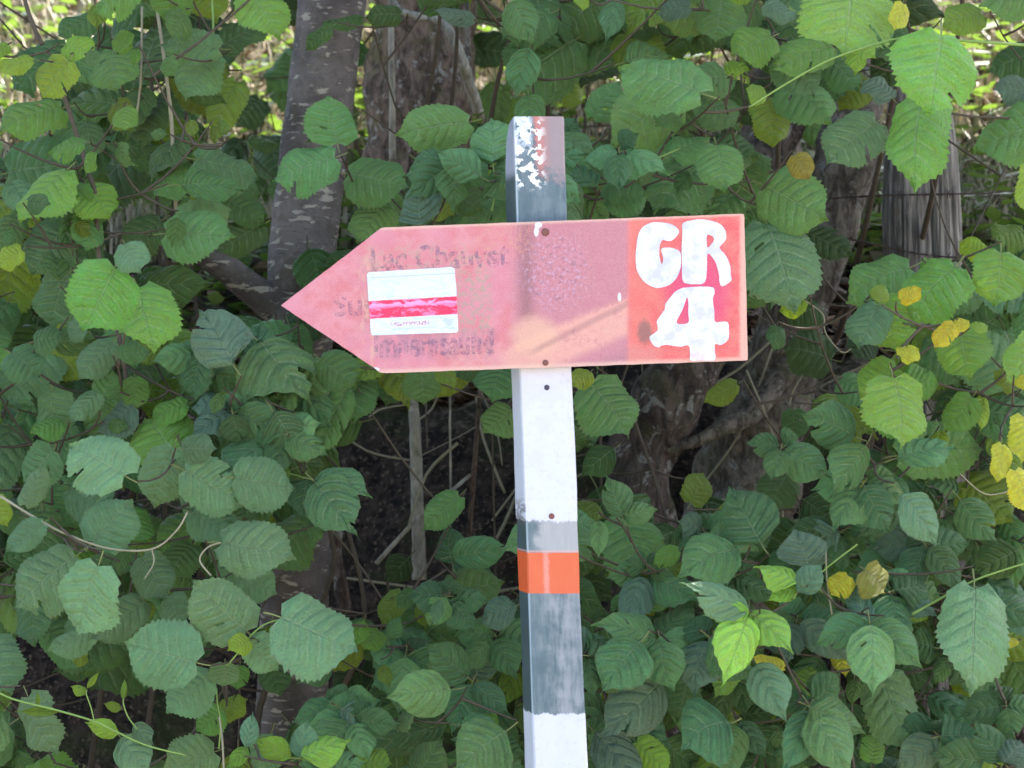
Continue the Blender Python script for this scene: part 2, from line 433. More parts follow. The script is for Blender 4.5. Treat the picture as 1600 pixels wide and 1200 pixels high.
V = [(x, y, ground_z(x, y)) for y in ys for x in xs]; nx = len(xs)
Fc = [(j*nx+i, j*nx+i+1, (j+1)*nx+i+1, (j+1)*nx+i) for j in range(len(ys)-1) for i in range(nx-1)]
link('ground', mesh_of('ground', V, Fc, M['ground']), kind='structure')

b = NB('pale_bounce_gravel'); oc, x, y, z = b.obj()  # unseen pale road surface, added in front to bounce light onto the leaves
g1 = b.noise(oc, 60, 5, .7); g2 = b.noise(oc, 1.5, 4)
M['bounce_gravel'] = b.finish(b.principled(b.mix(g2, b.mix(g1, (.26, .24, .21), (.50, .47, .42)), b.mix(g1, (.34, .31, .26), (.56, .53, .47))), .9, b.bump(g1, 1, .01), .2))
rx = [-70+i*1.0 for i in range(141)]; ry = [-6.2, -5.2, -4.2, -3.2, -2.2, -1.4, -.75]
V = [(x, y+.12*noise.noise(Vector((x*.6, y, 2)))*(1 if y > -1 or y < -6 else 0), .035) for y in ry for x in rx]
Fc = [(j*141+i, j*141+i+1, (j+1)*141+i+1, (j+1)*141+i) for j in range(6) for i in range(140)]
link('bounce_sheet', mesh_of('bounce_sheet', V, Fc, M['bounce_gravel']), kind='structure')
# ------------------------------------------------------------------ signpost
base = Vector((.035, .03, 0))
post_t = empty('signpost', base, 'weathered red wooden arrow sign painted GR 4 on a banded square post', 'signpost')
def pxuv(verts):    # verts are relative to base; texture coordinates in picture-scale units of the sign plane
    s = CAM_D/F
    return [(800+(v[0]+base.x)/s, 600-((v[2]+base.z)-CAM_H)/s) for v in verts]
def L3(px, py, y): # a point on plane y of the sign at the sign-plane scale
    p = P(px, py, 0); return Vector((p.x, y, p.z))-base
# post: (row, front left, front right, outer left)
rows = [(181, 804, 881, 798), (186, 803, 882, 795), (210, 803, 882, 791), (250, 803.5, 883, 789.5), (300, 805, 885, 790), (350, 806, 886.5, 792), (460, 809, 890, 796), (580, 812, 893, 799),
        (640, 814.5, 896, 801), (700, 817, 899, 803), (760, 819, 901.5, 804.5), (812, 820.5, 902.5, 806), (816, 822.5, 902, 808), (865, 824, 904.5, 808), (928, 826, 906, 811), (1010, 830, 910, 815), (1112, 833, 914, 818), (1120, 833, 915, 818), (1200, 836, 919, 820.5), (1500, 845, 929, 829), (3000, 885, 972, 868)]
V = []; D = .052
fine = []
for a, c in zip(rows, rows[1:]):
    k = max(1, int((c[0]-a[0])/25))
    for i in range(k): fine.append([a[j]+(c[j]-a[j])*i/k for j in range(4)])
fine.append(rows[-1])
for i, (r, fl, fr, ol) in enumerate(fine):
    j = lambda k: .7*noise.noise(Vector((r*.03, k*5.1, 0)))
    fl += j(1); fr += j(2); ol += j(3)
    yb = .004
    ring = [(fl-1.2, yb+.0022), (fl+1.5, yb), (fr-2.5, yb), (fr, yb+.0022), (fr-1, yb+D), (ol+4, yb+D), (ol, yb+D*.86), (ol+.5, yb+D*.55)]
    for (px, y) in ring: V.append(L3(px, r, y))
n = 8; Fc = []
for i in range(len(fine)-1):
    for k in range(n):
        k2 = (k+1) % n
        Fc.append((i*n+k, i*n+k2, (i+1)*n+k2, (i+1)*n+k))
Fc.append(tuple(range(n))); Fc.append(tuple(range((len(fine)-1)*n, len(fine)*n))[::-1])
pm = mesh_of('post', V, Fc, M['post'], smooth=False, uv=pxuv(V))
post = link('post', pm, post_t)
def disc(px, py, y, r, m, name, parent, h=.0014):
    bm = bmesh.new()
    bmesh.ops.create_uvsphere(bm, u_segments=12, v_segments=6, radius=r)
    c = L3(px, py, y)
    for v in bm.verts: v.co = Vector((v.co.x+c.x, v.co.y*h/r+c.y, v.co.z+c.z))
    # slot
    me = bpy.data.meshes.new(name); bm.to_mesh(me); bm.free(); me.materials.append(m)
    me.polygons.foreach_set('use_smooth', [True]*len(me.polygons))
    return link(name, me, parent)
disc(854.5, 605.5, .004, .0028, M['screw_dark'], 'screw', post)
disc(862, 807, .004, .0030, M['screw'], 'screw', post)

# arrow board
def slab(outer, y_front, thick, mat, name, parent, hole=None, bevel=0.0, wav=0.0, **props):
    polys = [outer] + ([hole] if hole else [])
    pts3 = [[Vector((x, -y, 0)) for x, y in pl] for pl in polys]
    tris = tessellate_polygon(pts3)
    flat = [p for pl in polys for p in pl]
    V = [L3(x, y, y_front) for x, y in flat]+[L3(x, y, y_front+thick) for x, y in flat]
    N = len(flat); Fc = []
    for t in tris:
        a, b_, c = t
        nz = (pts3f(flat[b_])-pts3f(flat[a])).cross(pts3f(flat[c])-pts3f(flat[a])).z
        f = (a, b_, c) if nz > 0 else (a, c, b_)
        Fc.append(f); Fc.append(tuple(i+N for i in f[::-1]))
    o = 0
    for pl in polys:
        k = len(pl)
        for i in range(k): Fc.append((o+i, o+(i+1) % k, N+o+(i+1) % k, N+o+i))
        o += k
    me = mesh_of(name, V, Fc, mat, smooth=False, uv=pxuv(V))
    bm = bmesh.new(); bm.from_mesh(me); bmesh.ops.recalc_face_normals(bm, faces=bm.faces); bm.to_mesh(me); bm.free()
    return link(name, me, parent, **props)
def pts3f(p): return Vector((p[0], -p[1], 0))
def dens(pts, step=14, jit=.0):
    out = []
    for i in range(len(pts)):
        a, c = Vector(pts[i]), Vector(pts[(i+1) % len(pts)])
        k = max(1, int((c-a).length/step))
        for j in range(k):
            p = a.lerp(c, j/k)
            if j and jit: p += Vector((R.uniform(-jit, jit), R.uniform(-jit, jit)))
            out.append(tuple(p))
    return out
outer = [(441, 478), (597, 357.5), (604, 356.6), (1153, 335.6), (1160, 335.8), (1161, 341), (1166.5, 555), (1166, 563), (1160, 563.6), (604, 583), (594, 582), (586, 575)]
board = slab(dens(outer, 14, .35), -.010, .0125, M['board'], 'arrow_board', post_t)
bv = board.modifiers.new('bevel', 'BEVEL'); bv.width = .0011; bv.segments = 2; bv.limit_method = 'ANGLE'; bv.angle_limit = math.radians(50)
disc(852, 364, -.0102, .0040, M['screw'], 'screw', board)
disc(852, 567, -.0102, .0030, M['screw'], 'screw', board)
z2 = lambda L: [(960+x/4.8, 330+y/4.8) for x, y in L]
G = z2([(475,150),(470,180),(440,215),(400,232),(355,222),(335,260),(330,300),(332,350),(348,405),(360,360),(345,290),(390,280),(440,285),(480,305),(492,340),(492,410),(480,460),(450,520),(390,565),(310,580),(240,550),(190,500),(160,430),(155,330),(165,230),(180,170),(220,115),(290,90),(380,95),(440,115)])
Rr = z2([(505,100),(560,78),(640,68),(720,80),(790,110),(825,160),(825,220),(790,262),(780,285),(820,330),(855,400),(862,480),(870,520),(850,540),(800,568),(780,540),(775,480),(755,400),(720,345),(690,325),(685,420),(680,500),(660,545),(600,552),(530,545),(502,510),(500,400),(496,330),(498,260),(503,180)])
Rh = z2([(685,190),(715,188),(738,210),(730,240),(688,278)])
F4 = z2([(510,580),(600,572),(690,570),(735,580),(742,620),(730,660),(740,760),(745,830),(790,832),(840,835),(850,880),(848,950),(825,985),(790,1005),(745,1000),(745,1060),(742,1118),(650,1122),(565,1122),(560,1080),(550,1010),(480,1018),(400,1005),(345,1010),(330,1022),(290,1010),(262,970),(262,940),(310,905),(320,880),(312,830),(330,800),(370,740),(375,700),(420,640),(460,600)])
F4h = z2([(540,650),(548,700),(546,770),(545,840),(458,842),(500,750),(525,680)])
def brushed(pl, n=4, j=.28):
    return [(x+R.uniform(-j, j), y+R.uniform(-j, j)) for x, y in catmull(pl, n, True)]
for nm, o_, h_ in (('G', G, None), ('R', Rr, Rh), ('4', F4, F4h)):
    slab(brushed(o_), -.0108, .0009, M['letter'], 'painted_letter', board, hole=brushed(h_, 3, .2) if h_ else None, label='hand painted white %s with rough brush edges' % nm)
slab(dens([(574.5, 430), (577, 426.5), (706, 418.3), (711, 421), (713, 445), (716.5, 517), (714, 520), (583, 524.5), (581, 522)], 10, .3), -.0106, .0008, M['sticker'], 'sticker', board, label='white and red waymark sticker with small print')
def old_text(txt, x0, x1, yb, capx, name='faded_lettering'):
    cu = bpy.data.curves.new('txt', 'FONT'); cu.body = txt; cu.size = 1; cu.offset = .030; cu.resolution_u = 3
    to = bpy.data.objects.new('txt', cu); COL.objects.link(to)
    bpy.context.view_layer.update()
    me = bpy.data.meshes.new_from_object(to.evaluated_get(bpy.context.evaluated_depsgraph_get()))
    bpy.data.objects.remove(to)
    vs = [v.co.copy() for v in me.vertices]; w_ = max(v.x for v in vs)
    for v, c in zip(me.vertices, vs):
        u = c.x/w_; X = x0+(x1-x0)*u; Y = yb-(X-x0)*.037-c.y*capx
        v.co = L3(X, Y, -.0103)
    me.materials.clear(); me.materials.append(M['old_text'])
    for l in list(me.uv_layers): me.uv_layers.remove(l)
    uv = pxuv([v.co for v in me.vertices]); l = me.uv_layers.new(name='UVMap')
    for i, lp in enumerate(me.loops): l.data[i].uv = uv[lp.vertex_index]
    return link(name, me, board, label='faded blue lettering')
old_text('Lac Chauvet', 579, 796, 424, 52)
old_text('Super', 521, 640, 494, 46)
old_text('Imnerssaund', 584, 772, 558, 52)

# ------------------------------------------------------------------ leaves
def smooth01(t): t = max(0, min(1, t)); return t*t*(3-2*t)
def prof_hazel(y):   # half width at height y (-.07..1)
    if y < 0: return .16+.20*math.sqrt(max(0, (y+.07)/.07))
    pts = [(0, .36), (.12, .445), (.3, .492), (.5, .5), (.64, .47), (.74, .40), (.82, .285), (.87, .17), (.91, .09), (.95, .045), (1, 0)]
    for (a, za), (c, zc) in zip(pts, pts[1:]):
        if y <= c: return za+(zc-za)*(y-a)/(c-a)
    return 0
def prof_dog(y):
    if y <= 0: return 0
    pts = [(0, 0), (.03, .14), (.08, .26), (.16, .38), (.28, .47), (.40, .50), (.54, .47), (.68, .36), (.78, .22), (.85, .105), (.91, .045), (.96, .018), (1, 0)]
    for (a, za), (c, zc) in zip(pts, pts[1:]):
        if y <= c: return za+(zc-za)*(y-a)/(c-a)
    return 0
def leaf_mesh(kind, seed):
    r = random.Random(seed*31+5)
    nv = 7 if kind == 'hazel' else 6
    rows = nv*4; cols = 8
    fold = r.uniform(.05, .38) if kind == 'hazel' else r.uniform(.2, .6)
    droop = r.uniform(.1, .5) if kind == 'hazel' else r.uniform(.2, .7)
    wave = r.uniform(.03, .075); ph = r.uniform(0, 6); tw = r.uniform(-.3, .3); bend = r.uniform(-.05, .05)
    skew = r.uniform(.86, 1.12); lob = r.uniform(.02, .06); lp = r.uniform(0, 6); lf = r.uniform(5, 9)
    hole = [(r.randint(rows//4, rows*3//4), r.choice((1, 2, 5, 6))) for _ in range(1 if seed % 7 == 3 else 0)]
    torn = r.randint(rows//3, rows-4) if seed % 5 == 2 else None
    V = []; UV = []; Fc = []; mi = []
    for i in range(rows+1):
        s = i/rows
        if kind == 'hazel':
            cy = s**1.22; by = -.07+1.07*(s**.62)
            wd = prof_hazel(by)
        else:
            cy = s**1.35; by = s**.58; wd = prof_dog(by)
            by = min(1, by)
        for j in range(cols+1):
            u = -1+2*j/cols; a = abs(u)
            y = cy+(by-cy)*(a**(1.0 if kind == 'hazel' else 1.4)); x = u*wd*(skew if u > 0 else 1)*(1+lob*math.sin(lp+by*lf+(1.7 if u > 0 else 0)))
            if j in (0, cols) and 0 < i < rows and kind == 'hazel':
                k = (1.0+ (.045 if i % 2 else -.02) + (.035 if i % 4 == 1 else 0))+r.uniform(-.02, .02)
                x *= k; y += .012 if i % 2 else 0
            elif j in (0, cols) and 0 < i < rows: x *= 1+r.uniform(-.008, .008)
            corr = math.cos(2*math.pi*s*nv)*(-.015 if kind == 'hazel' else -.055)*min(1, a*3)*(1-.5*a)*(1-s*.6)
            z = fold*abs(x)*(1-.3*y)-droop*(y-.35)**2 - (1.3*x*x if kind != 'hazel' else .8*x*x)
            z += wave*math.sin(ph+y*9+u*2.3)*a*a + tw*x*(y-.4)+corr
            V.append((x+bend*math.sin(y*3), y, z)); UV.append((u, s))
    W = cols+1
    for i in range(rows):
        for j in range(cols):
            if (i, j) in hole or (torn is not None and j in (0, 1) and torn <= i < torn+2-j): continue
            Fc.append((i*W+j, i*W+j+1, (i+1)*W+j+1, (i+1)*W+j)); mi.append(0)
    k0 = len(V); zb = V[cols//2][2]
    pp = [(0, .03, zb-.008), (.0, -.10, zb-.015), (.015, -.22, zb-.03)]
    tube(V, Fc, pp, [.010, .012, .014], 4, cap=False)
    while len(UV) < len(V): UV.append((0, 0))
    mi += [1]*(len(Fc)-len(mi))
    m = mesh_of(kind+'_leaf', V, Fc, [M[kind], M['petiole']], mi=mi, uv=UV)
    return m
PROTO = {'hazel': [leaf_mesh('hazel', i) for i in range(14)], 'dogwood': [leaf_mesh('dogwood', i+20) for i in range(14)]}
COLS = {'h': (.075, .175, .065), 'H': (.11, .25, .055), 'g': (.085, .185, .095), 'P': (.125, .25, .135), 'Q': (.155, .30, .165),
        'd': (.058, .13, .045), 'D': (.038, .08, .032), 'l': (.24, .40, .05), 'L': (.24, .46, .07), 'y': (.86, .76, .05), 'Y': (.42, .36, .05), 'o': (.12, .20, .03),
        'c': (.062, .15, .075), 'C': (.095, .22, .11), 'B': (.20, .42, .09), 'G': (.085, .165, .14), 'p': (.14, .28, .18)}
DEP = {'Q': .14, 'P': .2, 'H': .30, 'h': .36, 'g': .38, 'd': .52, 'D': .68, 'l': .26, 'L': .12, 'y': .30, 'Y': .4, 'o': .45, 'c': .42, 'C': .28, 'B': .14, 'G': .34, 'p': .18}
exec_leaves = []
HAZEL = """
102 68 150 80 44 l;105 95 62 153 62 l;95 165 8 200 66 H;325 80 290 158 76 g;340 75 240 60 56 g;308 247 403 270 62 g;300 245 235 300 70 h;250 150 225 230 60 d
135 190 150 248 45 g;128 222 70 235 36 H;100 265 35 343 76 H;215 -20 140 15 52 H;275 -30 262 38 60 H;370 125 345 215 55 o;175 75 190 142 75 h;150 25 95 62 48 d
178 60 212 78 36 H;180 160 205 205 44 o;50 95 -5 105 30 l;12 70 -14 90 24 l;345 70 420 30 55 d;390 -15 445 52 75 H;625 22 570 25 36 d;565 30 500 30 24 d
515 42 472 74 28 d;528 222 512 143 74 h .30;522 245 425 282 72 h .28;732 190 620 215 70 h .3;900 60 790 150 110 d .5;545 270 640 292 76 h .36;740 30 680 18 26 G;700 -35 690 12 82 d
860 20 785 70 62 d .45;950 -10 870 50 84 d;1093 140 968 85 95 h .22;925 182 965 122 48 h;1095 140 1160 118 34 h;1097 145 1150 200 60 g;1055 152 955 230 92 h .3;1120 225 1130 298 68 h .2
1050 238 1115 205 42 h .3;1205 55 1140 85 66 H;1135 10 1090 70 66 d;1077 10 1025 15 32 G;1197 150 1166 138 32 l;1160 130 1140 172 36 d;1100 250 1015 335 88 d .42;945 310 1015 300 60 h
1330 -25 1307 90 142 H .15;1412 5 1390 53 32 y .14;1472 55 1452 182 130 H .08;1440 150 1410 292 92 H .22;1370 190 1285 258 80 g .25;1395 150 1355 115 46 G;1300 70 1195 120 58 H .3;1230 130 1290 190 74 h .4
1200 155 1210 230 66 o;1350 120 1310 170 46 o;1243 242 1263 280 36 Y .2;1640 190 1528 220 84 h .3;1610 140 1550 140 46 G;1625 80 1550 105 60 d;1535 20 1470 40 50 o;1615 258 1590 345 50 l .2
1195 5 1240 35 32 G;1640 -10 1530 5 50 h;95 320 72 354 40 h;128 285 97 330 50 H;130 290 178 335 58 H;95 360 45 425 84 g;32 390 -8 415 36 l;195 380 226 423 52 P .1
258 362 366 364 76 h .28;180 418 140 517 102 H .1;215 445 256 535 100 H .16;250 345 190 395 62 d;150 380 95 420 62 d;105 430 78 515 88 g;-5 470 50 500 48 d;125 515 80 598 78 o
175 535 130 593 52 P .25;172 515 225 570 54 d;230 530 288 590 52 d;-25 555 18 570 40 H;410 350 345 395 52 d;355 310 415 350 50 d;30 340 0 395 50 h;540 610 502 710 48 h .35
560 585 557 652 64 h .4;370 745 462 760 80 P .2;345 845 460 858 92 Q .15;480 810 420 890 72 d;660 580 667 632 52 h;615 580 608 630 50 d;790 570 768 620 66 h;800 640 755 672 56 h
718 775 665 825 44 h .4;600 318 560 378 64 h;790 320 712 345 52 h;710 300 755 330 46 h;193 740 95 690 94 Q .1;270 710 215 645 90 H .28;270 700 240 792 74 P .2;290 735 385 790 82 P .18
285 700 340 700 46 P;300 800 378 830 58 P;20 662 0 770 68 g;38 787 60 725 40 P;135 755 95 822 78 h;145 845 200 780 80 P;207 795 235 845 40 H;66 818 12 860 42 P .1
-12 775 12 822 34 l;115 870 22 948 96 P .2;150 885 113 996 108 Q .08;222 870 265 932 62 P;300 850 270 895 62 h;225 862 140 885 44 g;155 610 120 657 37 P;210 590 212 643 40 H
130 605 90 650 50 d;0 645 70 665 46 d;208 635 150 672 50 G;110 665 70 730 50 g;290 630 232 655 36 H;-25 1000 25 1072 88 P;150 985 73 1015 42 P .25;190 1010 120 1040 52 d
225 940 145 995 62 P;305 1035 190 1005 106 Q .1;325 1055 260 1110 68 P .16;265 930 285 975 50 P;385 985 300 905 94 Q .12;352 1037 350 1073 44 P .14;390 1000 360 1010 30 l .1;375 1040 372 1075 30 H
40 1090 87 1172 72 P .15;335 1175 260 1195 74 P;345 1110 305 1140 42 H;345 1115 385 1090 34 l;390 1000 435 1048 62 Q .12;440 962 562 1012 106 Q .08;375 900 433 925 62 P .2;420 1020 445 1080 48 d
628 925 600 972 37 o;660 945 663 980 24 o;592 985 570 1010 36 H;485 1120 545 1140 42 o;560 1195 612 1190 44 H;700 925 790 905 60 d .45;995 1160 1045 1210 46 L .25;1075 1060 1060 1127 52 h
1165 1020 1112 1082 42 H;1370 1045 1402 1157 80 g .32;1525 915 1500 1055 120 P .12;1560 905 1600 990 62 g;1400 890 1473 935 78 h .3;1500 1000 1560 1090 70 d;1570 1010 1620 1100 70 d;1352 890 1385 925 52 Y .2
1325 900 1297 930 34 y .2;1490 1060 1540 1080 34 l .5;1262 1085 1270 1042 37 H;1362 1190 1370 1148 38 H;1398 590 1405 697 94 H .16;1400 575 1345 620 62 H .25;1415 590 1470 600 50 H .24;1410 710 1555 700 88 h .4
1375 760 1335 797 50 y .33;1510 750 1570 810 82 o;1567 695 1556 752 36 y .15;1588 735 1604 802 46 y .15;1600 650 1588 720 50 y .2;1530 640 1620 650 64 h .3;1535 620 1526 668 24 l .28;1445 870 1333 890 66 C
1200 345 1233 478 120 g .22;1195 290 1282 345 92 h .24;1257 360 1325 400 50 D;1420 415 1320 462 76 h .25;1490 415 1420 497 84 H .2;1372 475 1333 540 54 g .18;1380 465 1395 548 74 H .22
1377 470 1378 441 27 l .1;1407 468 1438 450 26 y .1;1490 506 1458 543 28 y .1;1492 512 1515 498 22 y .1;1520 512 1547 508 18 l .12;1407 556 1437 541 28 y .1;1500 515 1505 592 70 H .16;1565 395 1553 478 88 H .2
1600 360 1545 375 46 o;1540 400 1502 372 36 l .5;1620 530 1565 598 62 H .25;1280 480 1230 500 50 D;1300 560 1225 540 70 D;1360 520 1330 560 44 D;925 600 985 680 84 h .3;905 640 930 700 50 d
1080 785 1105 738 44 o .35;1150 600 1100 628 32 o;975 810 1000 915 98 h .45;1240 640 1236 690 40 d;1060 860 1020 880 30 H .3;1230 740 1200 790 60 d;900 790 945 805 30 o;1020 40 985 60 30 d
1490 930 1600 960 60 d;905 305 880 345 50 d;1310 1015 1318 1050 26 y .3;1225 1042 1176 1028 22 y .16;1590 1000 1560 1004 14 y .3;1590 590 1612 605 20 y .2;500 560 560 600 60 h .3;1440 250 1400 200 40 o .5
"""
DOG = """
770 250 765 160 70 C .22;748 275 675 230 50 C .2;870 210 927 235 42 C .3;935 288 870 240 46 c;935 288 868 302 42 c;362 565 290 472 86 G .22;395 600 386 487 60 c;405 530 497 618 100 c .3
430 643 480 722 60 c .25;430 643 402 728 76 c .26;430 643 300 640 72 c .28;425 640 330 590 66 c .34;385 625 350 725 58 c .4;490 745 580 762 62 c .22;490 750 563 826 82 c .2;480 748 475 812 46 c .25
705 880 695 818 50 c;705 870 800 850 52 c;760 930 705 870 70 c .5;185 1145 122 1133 32 L .06;136 1075 151 1050 9 l .06;133 1085 110 1071 14 l .06;193 1093 194 1060 10 L .06;190 1108 160 1099 16 l .06
90 1112 30 1106 12 l .07;58 1105 55 1080 8 l .06;208 1130 246 1156 27 p .06;188 1150 240 1200 60 p .08;385 1168 393 1115 28 p .08;388 1168 357 1197 24 L .08;517 1035 468 1060 42 c;560 1040 530 1085 42 D
600 1040 575 1080 36 D;620 1050 640 1090 36 d;660 1035 580 980 76 c;735 1060 665 1000 56 c .3;738 1060 780 1010 42 G;708 1078 608 1085 78 C .16;740 1065 795 1108 42 c .22;735 1068 702 1140 58 c .24
720 1130 787 1140 42 C .2;790 1140 705 1200 92 C .16;700 1130 555 1170 68 c .4;650 1215 690 1152 56 c .25;468 1185 478 1123 42 p .1;470 1180 548 1155 38 B .1;455 1183 395 1155 38 L .1;505 1210 570 1185 48 C .12
805 945 742 975 46 G .3;1028 1000 930 965 52 C .2;1030 995 1088 935 42 c .3;1000 1000 933 1075 82 C .16;1030 1000 1046 1075 62 C .18;1035 1062 935 1145 82 G .2;930 1140 1005 1212 72 G .22;1172 955 1065 902 48 p .1
1172 955 1098 960 36 B .1;1170 960 1130 1058 66 B .08;1170 955 1230 1005 60 B .1;1180 980 1247 1012 38 G;1180 1035 1220 1118 62 p .1;1140 1125 1058 1160 84 C .14;1145 1130 1140 1222 52 C .2;1155 1125 1195 1178 40 c .24
1155 1118 1220 1105 28 d;1265 1110 1217 1192 60 C .14;1361 972 1270 1013 50 C .14;1361 972 1322 912 38 G .2;1361 972 1432 968 32 C .2;1361 972 1436 1036 62 C .14;1361 972 1355 1072 82 C .1
1268 1105 1325 1202 82 C .12;1268 1105 1366 1156 58 C .14;1268 1100 1325 1055 56 c .24;1265 1100 1215 1090 34 c .2;1540 1190 1455 1180 62 c .25;1570 1190 1525 1125 52 c .25;1570 1190 1612 1155 42 G .25
1448 1085 1520 1118 46 c;1400 1040 1465 1060 40 d;1410 1110 1445 1150 36 d;1247 920 1198 932 24 L .08;1247 925 1293 880 42 p .06;1247 908 1182 880 36 B .08;1337 682 1250 645 72 c .24;1355 695 1298 776 60 C .2
1360 700 1375 748 30 c;1402 712 1495 690 50 C .22;1412 772 1475 855 64 p .16;1412 795 1330 835 46 c .3;1500 780 1555 848 56 c .25;1500 760 1445 750 34 c;1265 885 1245 822 74 G .16;1187 845 1145 757 96 c .26
1155 855 1055 890 72 C .22;972 808 945 742 44 C .2;975 805 1030 795 34 C .2;935 812 933 870 30 C .2;655 352 645 272 78 G .24;885 215 905 180 36 c .4;1390 745 1408 790 40 c .3;1100 830 1130 800 50 d .4
330 560 290 620 60 c .35;1255 780 1310 820 60 d .4;960 700 905 745 44 d .45;850 1000 780 960 60 c .5;1100 1010 1060 1040 50 d .4;1460 1010 1420 1000 50 d .4;640 870 600 910 44 D .6;1590 860 1520 900 60 d .4
"""
def parse(txt, kind):
    for e in txt.replace('\n', ';').split(';'):
        t = e.split()
        if len(t) < 6: continue
        bx, by, tx, ty, w_ = map(float, t[:5]); c = t[5]
        d = float(t[6]) if len(t) > 6 else DEP[c]+R.uniform(-.05, .05)
        exec_leaves.append([bx, by, tx, ty, w_, kind, c, max(.07, d)])
parse(HAZEL, 'hazel'); parse(DOG, 'dogwood')
NHERO = len(exec_leaves)
GAPS = [(430, -60, 575, 150), (575, 30, 760, 240), (320, 380, 425, 480), (420, 300, 540, 360), (560, 640, 800, 900), (430, 870, 600, 960), (400, 1060, 520, 1130),
        (370, 30, 450, 200), (940, 560, 1260, 770), (1225, 200, 1290, 290), (1260, 260, 1365, 560), (1370, 150, 1515, 400), (1500, 190, 1640, 370),
        (-60, -60, 95, 60), (-60, 120, 30, 200), (1460, -60, 1700, 80), (185, 320, 245, 370), (860, 130, 1000, 200), (1230, 730, 1295, 800),
        (0, 1010, 40, 1080), (110, 1070, 330, 1200), (1160, 560, 1260, 730), (380, 190, 440, 240)]
def fill(step, x0, x1, y0, y1, dlo, dhi, cols, size, keep=1.0, gaps=True, kinds=('hazel', 'dogwood')):
    y = y0
    while y < y1:
        x = x0
        while x < x1:
            cx = x+R.uniform(-.5, .5)*step; cy = y+R.uniform(-.5, .5)*step
            x += step
            if R.random() > keep: continue
            if gaps and any(a-size*.35 < cx < c+size*.35 and b_-size*.35 < cy < d+size*.35 for a, b_, c, d in GAPS): continue
            l = R.uniform(.7, 1.15)*size; an = R.gauss(-math.pi/2, 1.1)
            ddx, ddy = math.cos(an)*l, -math.sin(an)*l
            k = R.choice(kinds)
            if cx > 880 and cy > 680 or (270 < cx < 800 and cy > 500): k = 'dogwood'
            exec_leaves.append([cx-ddx/2, cy-ddy/2, cx+ddx/2, cy+ddy/2, l*(R.uniform(.52, .7) if k == 'dogwood' else R.uniform(.66, .98)), k, R.choice(cols), R.uniform(dlo, dhi)])
        y += step
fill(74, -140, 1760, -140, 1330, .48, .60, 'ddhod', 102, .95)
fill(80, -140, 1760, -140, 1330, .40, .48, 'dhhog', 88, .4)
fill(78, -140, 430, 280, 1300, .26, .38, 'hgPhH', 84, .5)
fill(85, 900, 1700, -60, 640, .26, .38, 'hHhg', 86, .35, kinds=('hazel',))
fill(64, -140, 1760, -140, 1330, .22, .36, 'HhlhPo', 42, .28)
def whorl(cx, cy, d, size, col):
    n = R.choice((4, 5, 5, 6)); a0 = R.uniform(0, 6.28)
    for i in range(n):
        a = a0+6.283*i/n+R.uniform(-.25, .25); l = size*R.uniform(.7, 1.1)
        fy = .75 if math.sin(a) > 0 else .55
        exec_leaves.append([cx+4*math.cos(a), cy+4*math.sin(a), cx+l*math.cos(a), cy+l*math.sin(a)*fy+l*.18, l*R.uniform(.55, .72), 'dogwood', R.choice(col), d+.02*math.sin(a)*-1+R.uniform(0, .03)])
for (cx, cy) in ((960, 1120), (1010, 890), (1090, 830), (1150, 900), (1240, 960), (1300, 830), (1400, 930), (1460, 1150), (1330, 1230), (1180, 1230), (1060, 1260), (1560, 1100), (1440, 840), (1230, 690), (1340, 740), (1560, 930), (1120, 1000), (1400, 1230),
                 (640, 1010), (560, 1120), (760, 1000), (690, 930), (770, 1180), (520, 1200), (620, 1240), (360, 640), (450, 690), (300, 560), (460, 580), (520, 1090), (870, 830), (930, 1030), (840, 250), (960, 230), (700, 260)):
    whorl(cx+R.uniform(-15, 15), cy+R.uniform(-15, 15), R.uniform(.19, .34), R.uniform(74, 100), 'cCcCcG')
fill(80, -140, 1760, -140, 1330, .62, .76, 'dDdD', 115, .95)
fill(60, 300, 800, -160, 520, 1.75, 2.1, 'DDd', 75, .95, False)  # dark leaves added far back to stand in for shade between the trunks
fill(60, 830, 1260, -160, 450, 1.75, 2.1, 'DDdo', 75, .75, False)
# outside the frame the hedge goes on
fill(95, -900, -150, -200, 1500, .2, .6, 'dhHPg', 85, .8, False)
fill(95, 1760, 2500, -200, 1500, .2, .6, 'dhHCg', 85, .8, False)
fill(100, -140, 1760, 1340, 1900, .15, .6, 'dhcCg', 85, .8, False)
fill(110, -700, 2300, -620, -160, .25, .7, 'dhHgo', 85, .7, False)
# a leaf never pokes through the sign or the post
for e in exec_leaves: e[7] = max(e[7], .085)

